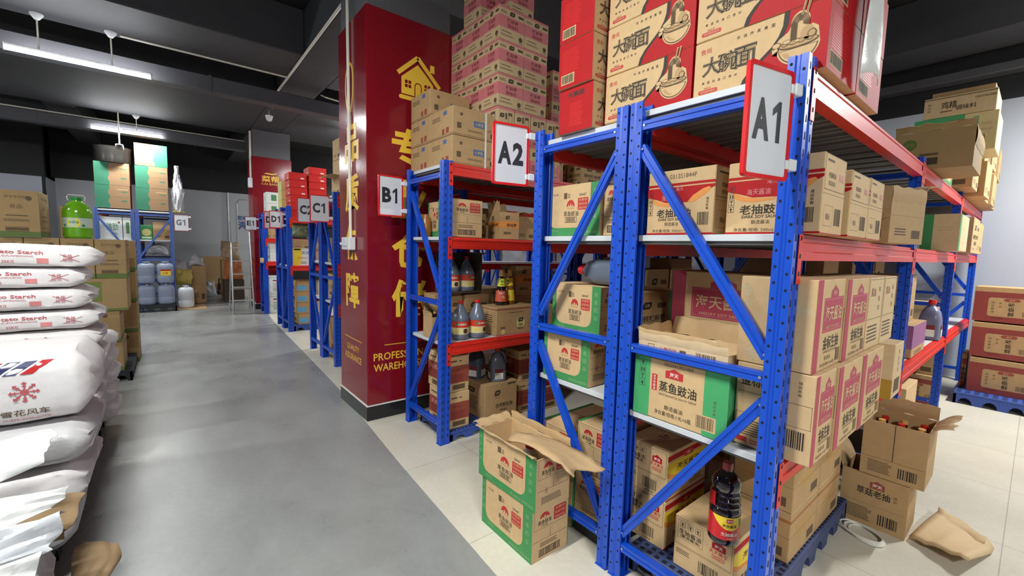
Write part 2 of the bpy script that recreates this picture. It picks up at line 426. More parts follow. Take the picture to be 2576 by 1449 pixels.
p.tube([(x,14.955,z) for x,z in pts], 0.012, ALU, 6); p.tube([(1.47,14.95,2.0),(1.47,14.95,0.9)], 0.012, ALU, 6)
p.build('door_frame_line', dr)
p = MB(); f = Face(p, (1.55,14.955,1.75), (1,0,0), (0,0,1), 0.75, 0.5)
BLOGO = mat('blue_logo_print', (48, 84, 160), 0.5)
f.text('菜味', 0.27, 0.76, 0.26, BLOGO, 2, 0.02); f.text('Seafood', 0.68, 0.82, 0.12, BLOGO, 2); f.text('海鲜', 0.45, 0.32, 0.5, BLOGO, 2, 0.03)
p.build('door_logo', dr)
# ceiling: slab, the dropped soffit and beams, all painted dark
mb = MB(); mb.box((-7.2,-6.2,4.3),(9.6,17.2,4.5), CEIL2); struct(mb.build('ceiling'))
def beam(n, a, b, m=CEIL):
    mb = MB(); mb.box(a, b, m, 0.012); return struct(mb.build('trim_%d' % n))
beam(4, (-7,6.0,3.75), (1.42,6.97,4.3)); beam(5, (-7,7.75,3.75), (1.42,11.02,4.3)); beam(6, (1.42,-6,3.74), (1.93,17,4.3))
beam(7, (1.93,6.0,3.75), (7.42,6.97,4.3)); beam(8, (1.93,7.75,3.75), (7.42,11.02,4.3)); beam(9, (-1.62,11.02,3.75), (-1.2,15,4.3))
beam(10, (6.6,-6,3.75), (7.2,6.0,4.3)); beam(11, (-7,-0.9,3.75), (1.42,0.1,4.3)); beam(12, (1.93,-3.2,3.75), (6.6,-2.3,4.3)); beam(13, (1.93,2.9,3.75), (6.6,3.95,4.3))
beam(14, (-7,13.0,3.75), (-1.62,13.5,4.3))
def duct(label, a, b, group=None, m=DUCT):
    mb = MB(); mb.box(a, b, m, 0.01); o = mb.build('cable_duct'); tag(o, label, 'duct', group)
    ax = 0 if b[0]-a[0] > b[1]-a[1] else 1
    t = a[ax]+0.8
    while t < b[ax]-0.3:
        c = MB()
        if ax == 0: c.box((t,a[1]-0.006,a[2]-0.006),(t+0.03,b[1]+0.006,b[2]+0.006), DUCT)
        else: c.box((a[0]-0.006,t,a[2]-0.006),(b[0]+0.006,t+0.03,b[2]+0.006), DUCT)
        c.build('duct_strap', o); t += 2.2
    return o
duct('dark grey duct crossing the aisle in front of the red pillars, behind the nearest lamp', (-6.9,7.12,3.4), (7.15,7.32,3.6))
duct('dark grey duct with cream pipes on top, across the aisle by the far lamp', (-6.9,11.06,3.4), (1.40,11.3,3.58))
duct('grey duct along the ceiling edge of the right wall', (7.2,-5.9,3.5), (7.4,14.5,3.6))
# pillars clad in glossy red
def pillar(label, x0, y0, x1, y1):
    t = thing('red_pillar', label, 'pillar', (x0, y0, 0)); X, Y = x1-x0, y1-y0
    m = MB(); m.box((0,0,0.125),(X,Y,3.2), COLRED, 0.006); m.build('red_cladding', t)
    m = MB(); m.box((0.02,0.02,3.2),(X-0.02,Y-0.02,3.75), COLGREY); m.build('bare_top', t)
    m = MB(); m.box((-0.006,-0.006,0.0),(X+0.006,Y+0.006,0.118), BASEM, 0.003); m.box((-0.008,-0.008,0.118),(X+0.008,Y+0.008,0.125), WHITEINK); m.build('tile_base', t)
    return t
PX0, PY0, PX1, PY1 = 1.204, 3.292, 1.948, 3.955
pil = pillar('near red pillar with gold lettering and a cream conduit, behind rack with B1 sign', PX0, PY0, PX1, PY1)
m = MB(); f = Face(m, (0,0,0), (1,0,0), (0,0,1), 1.0, 1.0)
def ftext(s, x, z, h, b=0.0, w=None): f.text(s, x, z, h, GOLD, 3, b, w)
for i, ch in enumerate('专业仓储'): ftext(ch, 0.356, 2.2-0.405*i, 0.31, 0.03, 0.31)
f.text('PROFESSIONAL', 0.315, 0.515, 0.062, GOLD, 3, 0.012, 0.53); f.text('WAREHOUSING', 0.315, 0.425, 0.062, GOLD, 3, 0.012, 0.53)
f.rect(0.14, 0.605, 0.55, 0.611, GOLD, 3)
# house emblem
hx, hz = 0.41, 2.60
f.poly([(hx-0.13,hz+0.02),(hx+0.15,hz+0.02),(hx+0.15,hz+0.15),(hx+0.01,hz+0.27),(hx-0.13,hz+0.15)], GOLD, 3)
for a, b in (((hx-0.16,hz+0.17),(hx+0.01,hz+0.325)), ((hx+0.01,hz+0.325),(hx+0.21,hz+0.13))):
    dx, dz = b[0]-a[0], b[1]-a[1]; l = math.hypot(dx,dz); nx, nz = -dz/l*0.017, dx/l*0.017
    f.poly([(a[0]-nx,a[1]-nz),(b[0]-nx,b[1]-nz),(b[0]+nx,b[1]+nz),(a[0]+nx,a[1]+nz)], GOLD, 5)
    nx*=1.5; nz*=1.5
    f.poly([(a[0]-nx,a[1]-nz-0.012),(b[0]-nx,b[1]-nz-0.012),(b[0]+nx,b[1]+nz-0.012),(a[0]+nx,a[1]+nz-0.012)], COLRED, 4)
f.rect(hx+0.12,hz+0.24,hx+0.16,hz+0.30, GOLD, 3); f.rrect(hx-0.15,hz-0.02,hx+0.17,hz+0.012, GOLD, 0.015, 3)
f.rect(hx-0.13,hz+0.014,hx+0.15,hz+0.021, COLRED, 4)
for wx in (-0.1, 0.07):
    for i in (0,1):
        for j in (0,1): f.rect(hx+wx+i*0.03, hz+0.075+j*0.032, hx+wx+0.023+i*0.03, hz+0.1+j*0.032, COLRED, 4)
f.rrect(hx-0.018,hz+0.02,hx+0.046,hz+0.13, COLRED, 0.03, 4, 'cd'); f.rrect(hx-0.01,hz+0.02,hx+0.038,hz+0.122, GOLD, 0.024, 5, 'cd')
m.build('gold_lettering', pil)
m = MB(); f = Face(m, (0,PY1-PY0,0), (0,-1,0), (0,0,1), 1.0, 1.0)
for i, ch in enumerate('品质保障'): f.text(ch, 0.325, 2.24-0.402*i, 0.30, GOLD, 3, 0.03, 0.33)
f.text('QUALITY', 0.325, 0.535, 0.055, GOLD, 3, 0.008, 0.30); f.text('ASSURANCE', 0.325, 0.455, 0.055, GOLD, 3, 0.008, 0.40)
f.rect(0.12, 0.615, 0.54, 0.621, GOLD, 3)
ring = [(0.28+0.11*cos(a)*(0.8+0.2*sin(a)), 2.68+0.2*sin(a)) for a in [2*pi*k/28 for k in range(28)]]
for i in range(28):
    a, b = ring[i], ring[(i+1) % 28]; dx, dz = b[0]-a[0], b[1]-a[1]; l = math.hypot(dx,dz); nx, nz = -dz/l*0.012, dx/l*0.012
    f.poly([(a[0]-nx,a[1]-nz),(b[0]-nx,b[1]-nz),(b[0]+nx,b[1]+nz),(a[0]+nx,a[1]+nz)], GOLD, 3)
m.build('gold_lettering', pil)
# conduit and switch box on the pillar
t = thing('wall_conduit', 'cream vertical conduit running down the near red pillar to a white socket box', 'conduit', (1.1885,3.62,1.4))
m = MB(); m.tube([(0,0.05,2.3),(0,0.0,0.06)], 0.0125, PIPE, 10); m.build('pipe', t)
m = MB(); m.box((-0.045,-0.09,-0.03),(0.0115,0.10,0.075), CLEAR, 0.006); m.build('socket_box', t)
m = MB(); m.box((-0.053,-0.045,0.0),(-0.046,0.055,0.06), PAPER, 0.003); m.tube([(-0.055,0.06,0.02),(-0.06,0.07,0.02)], 0.012, CLEAR, 10); m.build('socket_plate', t)
p2 = pillar('far red pillar with a gold logo, between the racks with D1 and E1 signs', 1.42, 10.4, 2.16, 11.05)
m = MB(); f = Face(m, (0,0,0), (1,0,0), (0,0,1), 1.0, 1.0)
f.text('菜帮', 0.33, 2.76, 0.13, GOLD, 3, 0.02, 0.34); f.text('CAI BANG', 0.33, 2.655, 0.04, GOLD, 3, 0.0, 0.34)
f.poly([(0.2,2.86),(0.26,2.885),(0.36,2.875),(0.46,2.9),(0.44,2.87),(0.36,2.85),(0.26,2.86)], GOLD, 3)
m.build('gold_lettering', p2)

# ------------------------------------------------------------------ lamps
def tube_lamp(label, x, y, z, L=1.15, axis='x', ceil=3.75, rods=(0.32,-0.2), watts=None, group=None):
    t = thing('tube_lamp', label, 'lamp', (x,y,z), 0 if axis == 'x' else pi/2, group)
    m = MB(); m.box((-L/2,-0.012,0.022),(L/2,0.012,0.05), LAMPH, 0.003); m.box((-L/2-0.012,-0.022,-0.02),(-L/2,0.022,0.05), LAMPH); m.box((L/2,-0.022,-0.02),(L/2+0.012,0.022,0.05), LAMPH); m.build('housing', t)
    m = MB(); m.tube([(-L/2,0,0),(L/2,0,0)], 0.019, TUBEM, 12); tb = m.build('glowing_tube', t)
    for r in rods:
        m = MB(); m.tube([(r,0,0.05),(r,0,ceil-z-0.02)], 0.008, PIPE, 6); rd = m.build('hanging_rod', t)
        m = MB(); m.lathe([(0.0,-0.06),(0.02,-0.06),(0.055,-0.012),(0.055,0.0),(0,0.0)], (r,0,ceil-z), CLEAR, 14); m.build('ceiling_rose', rd)
    ld = bpy.data.lights.new('lamp_light', 'AREA'); ld.shape = 'RECTANGLE'; ld.size = L; ld.size_y = 0.06; ld.energy = watts or TUBE_WATTS
    ld.color = (0.97, 1.0, 0.965)
    lo = bpy.data.objects.new('lamp_light', ld); COL.objects.link(lo); lo.location = (0,0,-0.03); lo.parent = t
    return t
tube_lamp('nearest lit tube lamp hanging over the left sacks', -0.66, 6.86, 3.34, rods=(-0.33,0.24))
tube_lamp('further lit tube lamp above the stack of green-banded cartons', -0.5, 11.0, 3.42, 1.0, rods=(0.12,), watts=60)
for lbl, x, y, ax, wt, cz in [('lit tube lamp over the aisle beside the camera',-0.62,1.3,'x',98,3.75),('lit tube lamp over the aisle behind the camera',-0.6,-2.4,'x',150,3.75),
    ('lit tube lamp over the right aisle near the end wall',5.9,-1.1,'x',170,4.3),
    ('lit tube lamp over the left storage area',-3.6,4.4,'x',80,4.3),('added unseen tube lamp right of the cold room',5.3,13.6,'x',75,4.3),  # the cold room lamp is added out of sight to brighten the far end
    ('lit tube lamp over the racks with D1 sign',3.4,9.1,'x',50,4.3),('lit tube lamp between the C and D racks',3.2,6.85,'x',40,4.3),('lit tube lamp over the left storage area at the back',-3.8,9.0,'x',60,4.3)]:
    tube_lamp(lbl, x, y, 3.4, 1.15, ax, cz, watts=wt)
# ------------------------------------------------------------------ storage racks
def post_mesh(H, sgn, xin):
    """channel upright, open towards +y*sgn; web (slotted) on y=0; xin: left flange on x=0"""
    m = MB(); Wd = 0.075; Dp = 0.055
    fn = lambda u, v, d: (u, v*sgn, d)
    L = [(0.010,Dp),(0.0,Dp),(0.0,0.036),(0.005,0.032),(0.005,0.024),(0.0,0.020),(0.0,0.0),(0.026,0.0),(0.030,0.004),(0.045,0.004),(0.049,0.0),(Wd,0.0),(Wd,0.020),(Wd-0.005,0.024),(Wd-0.005,0.032),(Wd,0.036),(Wd,Dp),(Wd-0.010,Dp)]
    if sgn > 0: m.strip(L, 0.0025, fn, 0.0, H, BLUE)
    else:
        fn2 = lambda u, v, d: (Wd-u, -v, d); m.strip(L, 0.0025, fn2, 0.0, H, BLUE)
    z = 0.055; k = 0
    while z < H-0.03:
        for side, xx, nx in ((0, 0.0, -1), (1, Wd, 1)):
            for yy, dz in ((0.011,0.0),(0.045,0.022)):
                r = 0.0042; c = (xx+nx*0.0006, sgn*yy, z+dz)
                pts = [(c[0], c[1]+r*cos(2*pi*i/8), c[2]+r*1.15*sin(2*pi*i/8)) for i in range(8)]
                m.add(pts, [tuple(range(8)) if nx > 0 else tuple(reversed(range(8)))], HOLE)
        # inner side of the far flange seen through the open channel
        for yy in (0.045,):
            pts = [(Wd-0.0032, sgn*(yy+0.004*cos(2*pi*i/8)), z+0.0046*sin(2*pi*i/8)) for i in range(8)]
            m.add(pts, [tuple(range(8))], HOLE)
        for xx in (0.012, 0.055):
            y = -0.0006*sgn
            pts = [(xx,y,z),(xx+0.008,y,z),(xx+0.0065,y,z+0.022),(xx+0.0015,y,z+0.022)]
            m.add(pts, [(0,1,2,3) if sgn > 0 else (3,2,1,0)], HOLE)
        z += 0.05; k += 1
    return m
RACKMESH = {}
def part(key, name, fn, parent, loc=(0,0,0)):
    """shared mesh parts of the racks"""
    if key not in RACKMESH:
        o = fn().build(name, parent, loc); RACKMESH[key] = o.data; return o
    o = bpy.data.objects.new(name, RACKMESH[key]); COL.objects.link(o); o.parent = parent; o.location = loc; return o
def brace_mesh(p, q, w=0.036, t=0.024):
    m = MB(); a, b = Vector(p), Vector(q); d = (b-a).normalized(); x = Vector((1,0,0)); nrm = d.cross(x).normalized()
    prof = [(0.0,-w/2),(0.0,-w*0.12),(0.004,-w*0.08),(0.004,w*0.08),(0.0,w*0.12),(0.0,w/2),(t,w/2),(t,-w/2)]
    vs = [tuple(a+x*u+nrm*v) for u, v in prof]+[tuple(b+x*u+nrm*v) for u, v in prof]; n = 8
    fs = [(i,(i+1) % n,n+(i+1) % n,n+i) for i in range(n)]+[tuple(reversed(range(n))),tuple(range(n,2*n))]
    m.add(vs, fs, BLUE)
    for e, k in ((a,1),(b,-1)):
        c = e+d*0.012*k; r = 0.005
        m.add([tuple(c+Vector((-0.003,0,0))+nrm*r*cos(2*pi*i/8)+d*r*sin(2*pi*i/8)) for i in range(8)], [tuple(range(8))], PLATE)
    return m
def beam_mesh(L, h, sgn):
    m = MB(); d = 0.042
    prof = [(0,0),(d,0),(d,h),(0.012,h),(0.012,h-0.012),(0,h-0.014),(0,h*0.72),(0.004,h*0.68),(0.004,h*0.36),(0,h*0.32)]
    fn = lambda u, v, dd: (dd, (u if sgn > 0 else -u), v)
    pr = prof if sgn < 0 else list(reversed(prof))
    a = sum(pr[i][0]*pr[(i+1) % len(pr)][1]-pr[(i+1) % len(pr)][0]*pr[i][1] for i in range(len(pr)))
    m.prism(pr, fn, 0.0, L, RED); return m
def conn_mesh(sgn):
    m = MB(); y0, y1 = (-0.0043, -0.002) if sgn > 0 else (0.002, 0.0043)
    m.box((0,y0,-0.155),(0.034,y1,-0.001), RED, 0.0008)
    for z in (-0.13,-0.075,-0.02):
        y = (y0-0.0006) if sgn > 0 else (y1+0.0006)
        pts = [(0.010,y,z),(0.022,y,z),(0.020,y,z+0.014),(0.012,y,z+0.014)]
        m.add(pts, [(0,1,2,3) if sgn > 0 else (3,2,1,0)], HOLE)
    return m
def shelf_mesh(L, D):
    m = MB(); t = 0.024
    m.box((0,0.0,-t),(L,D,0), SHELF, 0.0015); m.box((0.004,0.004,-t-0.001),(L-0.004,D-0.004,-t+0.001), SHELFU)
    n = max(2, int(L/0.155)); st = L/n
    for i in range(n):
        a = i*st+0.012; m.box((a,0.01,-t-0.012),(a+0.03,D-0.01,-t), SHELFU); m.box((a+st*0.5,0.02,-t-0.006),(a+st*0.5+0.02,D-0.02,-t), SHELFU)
    return m
def rack(label, x, y, D, bays, levels, flip=False, L=1.92, H=2.0, rz=0.0, loc=None, beamh=0.082, mids=(0.147,1.02,1.905), nameg=None, nodiag=()):
    """local frame: x along the beams, y 0..D deep; flip: the bracing starts from the other side"""
    t = thing('storage_rack', label, 'rack', loc or (x,y,0), rz)
    tag_b = BLUE
    for i in range(bays+1):
        px = i*L
        for y0, s in ((0.0,1),(D,-1)):
            po = part(('post',H,s), 'post', lambda: post_mesh(H, s, 0), t, (px,y0,0))
            def bp():
                b = MB(); b.box((-0.004,0.0 if s > 0 else -0.06,0.0),(0.082,0.06 if s > 0 else 0.0,0.005), BLUE, 0.001); return b
            part(('base',s), 'base_plate', bp, po)
        A, B = (D-0.05, 0.05) if not flip else (0.05, D-0.05)
        for zz in mids:
            part(('hb',D,0.0), 'horizontal_brace', lambda: brace_mesh((0.004,0.052,0),(0.004,D-0.052,0), 0.034, 0.03), t, (px,0,zz))
        part(('d1',D,flip), 'diagonal_brace', lambda: brace_mesh((0.008,A,1.825),(0.008,B,1.085)), t, (px,0,0))
        part(('d2',D,flip), 'diagonal_brace', lambda: brace_mesh((0.008,B,0.94),(0.008,A,0.205)), t, (px,0,0))
    for b in range(bays):
        for lz, (zt, zs) in enumerate(levels):
            for y0, s in ((0.0,1),(D,-1)):
                h = beamh
                bo = part(('beam',L,h,s), 'beam', lambda: beam_mesh(L-0.079, h, s), t, (b*L+0.077,y0-0.001*s,zt-h))
                part(('conn',s), 'beam_connector', lambda: conn_mesh(s), bo, (-0.035,0.003*s,h))
                part(('conn',s), 'beam_connector', lambda: conn_mesh(s), bo, (L-0.080,0.003*s,h))
            part(('shelf',L,D), 'shelf_panel', lambda: shelf_mesh(L-0.05, D-0.08), t, (b*L+0.040,0.040,zs))
    return t
XF = 1.462
rack('blue and red rack with A1 sign on its end post, nearest the camera', XF, 0.471, 0.611, 3, [(0.745,0.746),(1.479,1.480),(1.972,1.973)])
rack('blue and red rack with A2 sign, back to back with the A1 rack', XF, 1.094, 0.553, 3, [(0.768,0.769),(1.479,1.480),(1.955,1.956)], flip=True)
rack('blue and red rack with B1 sign, standing in front of the near red pillar', XF, 2.572, 0.572, 3, [(0.73,0.731),(1.485,1.486),(1.988,1.989)])
rack('blue rack behind the rack with B1 sign, right of the near pillar', 2.02, 3.20, 0.57, 2, [(0.729,0.73),(1.48,1.481),(1.98,1.981)], flip=True)
rack('blue rack with C1 sign just beyond the near red pillar', XF, 5.02, 0.57, 3, [(0.729,0.73),(1.195,1.196),(1.98,1.981)])
rack('blue rack with C2 sign, back to back with the C1 rack', XF, 5.605, 0.54, 3, [(0.729,0.73),(1.195,1.196),(1.98,1.981)], flip=True)
rack('blue rack with D1 sign in the middle of the row', XF, 7.45, 0.45, 3, [(1.063,1.064),(1.82,1.821)])
rack('blue rack with D2 sign, back to back with the D1 rack', XF, 7.912, 0.45, 3, [(1.063,1.064),(1.82,1.821)], flip=True)
rack('blue rack with E1 sign in front of the far red pillar', XF, 9.62, 0.46, 3, [(1.046,1.047),(1.506,1.507),(1.97,1.971)])
rack('pale blue rack with G1 sign at the far left, holding green-banded cartons', 0,0, 0.575, 1, [(1.412,1.413),(1.98,1.981)], flip=True, H=2.0, rz=pi/2, loc=(0.10,11.2,0))
rack('pale blue rack left of the G1 rack, behind the green oil jug', 0,0, 0.575, 1, [(1.412,1.413),(1.98,1.981)], H=2.0, rz=pi/2, loc=(-0.485,11.2,0))
PALEB = mat('pale_blue_rack_paint', (62,92,164), 0.45, var=0.08)
for o in [q for q in S.objects if q.parent and q.parent.get('label','').startswith('pale blue rack')]:
    for sl in o.material_slots:
        if sl.material is BLUE: sl.link = 'OBJECT'; sl.material = PALEB

# ------------------------------------------------------------------ rack signs
def sign(txt, label, x, y, zt, ang, w=0.212, h=0.302, edge=SIGNRED, faded=LETTER):
    t = thing('rack_sign', label, 'sign', (x,y,zt-h), ang)
    m = MB(); fn = lambda u, v, d: (u, d, v)
    def rr(x0,z0,x1,z1,r):
        o = []
        for cx, cz, a0 in ((x0+r,z0+r,180),(x1-r,z0+r,270),(x1-r,z1-r,0),(x0+r,z1-r,90)):
            for k in range(5): a = radians(a0+22.5*k); o.append((cx+r*cos(a), cz+r*sin(a)))
        return o
    O = rr(-w-0.022,0,-0.022,h,0.012); I = rr(-w-0.022+0.011,0.011,-0.033,h-0.011,0.008); n = len(O)
    for d, s in ((-0.006,1),(0.006,-1)):
        vs = [fn(u,v,d) for u,v in O]+[fn(u,v,d) for u,v in I]
        fs = [(i,(i+1) % n,n+(i+1) % n,n+i) for i in range(n)]
        m.add(vs, fs if s > 0 else [tuple(reversed(q)) for q in fs], edge)
    for loop, s in ((O,1),(I,-1)):
        vs = [fn(u,v,-0.006) for u,v in loop]+[fn(u,v,0.006) for u,v in loop]
        fs = [((i+1) % n,i,n+i,n+(i+1) % n) for i in range(n)]
        m.add(vs, fs if s < 0 else [tuple(reversed(q)) for q in fs], edge, True)
    m.build('sign_frame', t, weld=False)
    m = MB(); m.box((-w-0.012,-0.003,0.010),(-0.032,0.003,h-0.010), PAPER)
    for O_, U in (((-w-0.022,-0.003,0),(1,0,0)), ((-0.022,0.003,0),(-1,0,0))):
        f = Face(m, O_, U, (0,0,1), w, h); 
        f.text(txt[0], 0.33, 0.52, 0.37, faded, 2, 0.045, 0.37)
        if txt[1] == '1':
            f.poly([(0.67,0.335),(0.76,0.335),(0.76,0.705),(0.70,0.705),(0.67,0.66)], faded, 2)
            f.poly([(0.67,0.66),(0.70,0.705),(0.57,0.63),(0.57,0.565),(0.67,0.615)], faded, 2)
        else: f.text(txt[1], 0.70, 0.52, 0.37, faded, 2, 0.045, 0.30)
    m.build('printed_sheet', t)
    for zz in (0.035, h-0.06):
        m = MB(); m.box((-0.036,-0.0095,zz),(-0.0225,0.0095,zz+0.026), CLEAR, 0.002); m.box((-0.022,-0.012,zz-0.003),(0.012,0.012,zz+0.031), CLEAR, 0.003)
        m.build('hinge_clip', t)
    return t
sign('A1', 'large red-framed sign reading A1 on the nearest corner post', XF-0.014, 0.491, 1.937, radians(-13), 0.195, 0.309)
sign('A2', 'red-framed sign reading A2 on the left post of the double rack', XF-0.014, 1.658, 2.02, radians(-11.5), 0.198, 0.295)
sign('B1', 'red-framed sign reading B1 in front of the red pillar', XF-0.014, 3.135, 1.937, radians(6.4), 0.205, 0.303)
sign('C1', 'red-framed sign reading C1, overlapping the sign behind it', XF-0.014, 5.04, 1.953, radians(-6), 0.205, 0.297)
sign('C2', 'red-framed sign reading C2, half hidden by the C1 sign', XF-0.014, 5.63, 1.965, radians(-4), 0.205, 0.297)
sign('D1', 'red-framed sign reading D1, greyed by reflection', XF-0.018, 7.50, 1.91, radians(12), 0.205, 0.265)
sign('D2', 'red-framed sign reading D2, half hidden by the D1 sign', XF-0.018, 7.935, 1.925, radians(8), 0.205, 0.28)
sign('E1', 'dark-framed sign reading E1 near the aluminium ladder', XF-0.018, 10.03, 1.933, radians(-12), 0.205, 0.272, MAROON)
sign('G1', 'faded sign reading G1 on the far left rack', 0.385, 11.19, 1.95, 0.0, 0.25, 0.34, MAROON, mat('faded_letter', (110,108,118), 0.5))
# ------------------------------------------------------------------ carton prints
def seam(F, m=INK2, flap=True):
    """folded end flaps on a short side"""
    F.rect(0.497, 0.30, 0.503, 0.58, m, 1)
    for v0, v1 in ((0.60, 0.985), (0.02, 0.30)): F.frame(0.04, v0, 0.96, v1, m, 0.0014, 1)
def tape_top(F): F.rect(0.44, 0.0, 0.56, 1.0, TAPE, 2); F.rect(0.4985, 0.0, 0.5015, 1.0, INK2, 3)
def hlogo(F, u, v, w, h, m=REDINK, t='海天', tm=WHITEINK):
    F.poly([(u-w/2,v-h/2),(u+w/2,v-h/2),(u+w/2,v+h*.28),(u+w*.3,v+h*.34),(u,v+h*.6),(u-w*.3,v+h*.34),(u-w/2,v+h*.28)], m, 2); F.text(t, u, v-h*.08, h*.5, tm, 3, 0.015)
def d_mint(F):
    f = F['-x']; f.rect(0,0,0.19,1,GREENINK2); f.rect(0.77,0,1,1,GREENINK2); f.icons(0.10,0.48,0.95,INK,0.07,4)
    hlogo(f,0.46,0.80,0.19,0.15); f.text('蒸鱼豉油',0.50,0.57,0.175,INK,2,0.014,0.40); f.rect(0.215,0.47,0.275,0.74,REDINK); f.vtext('老字号酿造',0.245,0.48,0.73,0.045,WHITEINK,3)
    f.text('Salted Seasoned Soy Sauce for Seafood',0.50,0.435,0.055,INK2,2,0.0,0.40); f.text('酿造酱油',0.47,0.235,0.075,INK,2); f.text('净含量/规格:1.9L×6瓶',0.46,0.13,0.075,INK,2,0.0,0.40)
    f.rect(0.70,0.08,0.90,0.31,KRAFT,2); f.barcode(0.71,0.10,0.88,0.29,None,1,3); f.vtext('储运纸箱',0.88,0.34,0.58,0.045,INK2); f.text('20220413021003',0.5,0.94,0.05,INK2,2)
    g = F['-y']; g.rect(0,0,1,1,GREENINK2); g.text('蒸鱼豉油',0.5,0.6,0.2,WHITEINK,2,0.010,0.6); tape_top(F['+z'])
def lkk_logo(f, u, v, w, h):
    f.poly([(u+w/2*cos(a),v+h*sin(a)) for a in [pi*k/12 for k in range(13)]], REDINK, 3); f.poly([(u-w*.1,v+.0),(u+w*.1,v+.0),(u+w*.06,v+h*.35),(u,v+h*.5),(u-w*.06,v+h*.35)], KRAFT, 4); f.poly([(u+w*.13,v),(u+w*.36,v),(u+w*.25,v+h*.3)], KRAFT, 4); f.poly([(u-w*.36,v),(u-w*.13,v),(u-w*.25,v+h*.3)], KRAFT, 4)
def red_block(f, u0, v0, u1, v1):
    f.rrect(u0,v0,u1,v1,REDINK,0.006,3); n = 3; d = (v1-v0)/n
    for i, t in enumerate(('加量装','豉香浓郁','鲜味升级')): f.text(t,(u0+u1)/2,v1-d*(i+.5),d*.62,KRAFT,4,0.0,(u1-u0)*.8)
def d_lkk_long(f):
    f.rect(0,0,1,1,GREENINK); f.rrect(0.085,0.16,0.835,1.0,KRAFT,0.045,2,'ab')
    f.text('1.9升6瓶',0.19,0.83,0.05,INK2,3); f.rect(0.36,0.73,0.42,0.85,INK2,3); f.lines(0.43,0.75,0.48,0.84,3,INK2,3); f.text('280687',0.70,0.79,0.045,INK,3,0.01)
    lkk_logo2 = Face.__new__(Face); lkk_logo2.__dict__ = f.__dict__
    lkk_logo(f,0.49,0.575,0.15,0.13); f.text('LEE KUM KEE',0.49,0.54,0.022,REDINK,3,0.0,0.13); f.text('蒸鱼豉油',0.50,0.435,0.10,INK,3,0.010,0.27); red_block(f,0.62,0.50,0.80,0.73)
    f.frame(0.395,0.26,0.605,0.37,INK,0.0025,3); f.barcode(0.42,0.275,0.58,0.355,INK,4,3,12)
    f.vtext('豉香四溢',0.915,0.30,0.92,0.085,GREENPALE,3); f.vtext('鲜而不腥',0.04,0.30,0.92,0.07,GREENPALE,3); f.text('蒸鱼豉油 鲜香滋味',0.78,0.07,0.06,GREENPALE,3,0.0,0.38); f.text('豉香四溢',0.2,0.10,0.05,GREENPALE,3)
def d_lkk_end(f, k=0):
    f.frame(0.05,0.60,0.95,0.985,INK2,0.0013,1); lkk_logo(f,0.33,0.80,0.26,0.10); f.text('蒸鱼豉油',0.33,0.72,0.085,INK,2,0.010,0.36); f.text('1.9升6瓶',0.33,0.65,0.04,INK,2); red_block(f,0.58,0.66,0.92,0.92)
    f.rect(0.495,0.38,0.503,0.56,INK2); f.rect(0.04,0.375,0.96,0.382,INK2)
    if k: f.icons(0.3,0.30,0.42,INK2,0.06,1); f.lines(0.16,0.12,0.8,0.26,5,INK2)
    else: f.lines(0.22,0.25,0.72,0.34,3,INK2); f.frame(0.2,0.06,0.78,0.2,INK,0.003,2); f.barcode(0.23,0.075,0.75,0.185,INK,5,2,16)
def d_lkk(F):
    d_lkk_long(F['-x']); d_lkk_end(F['-y']); d_lkk_long(F['+x']); d_lkk_end(F['+y']); F['+z'].rect(0,0,1,0.1,GREENINK); F['+z'].rect(0,0.9,1,1,GREENINK); tape_top(F['+z'])
def d_lkk_b(F):
    d_lkk_long(F['-x']); d_lkk_end(F['-y'],1); tape_top(F['+z'])
def d_lkk_rot(F):
    d_lkk_end(F['-x']); d_lkk_long(F['-y']); F['+z'].rect(0.0,0.0,0.09,1,GREENINK); F['+z'].rect(0.91,0,1,1,GREENINK); F['+z'].rect(0.0,0.495,1.0,0.505,INK2,2)
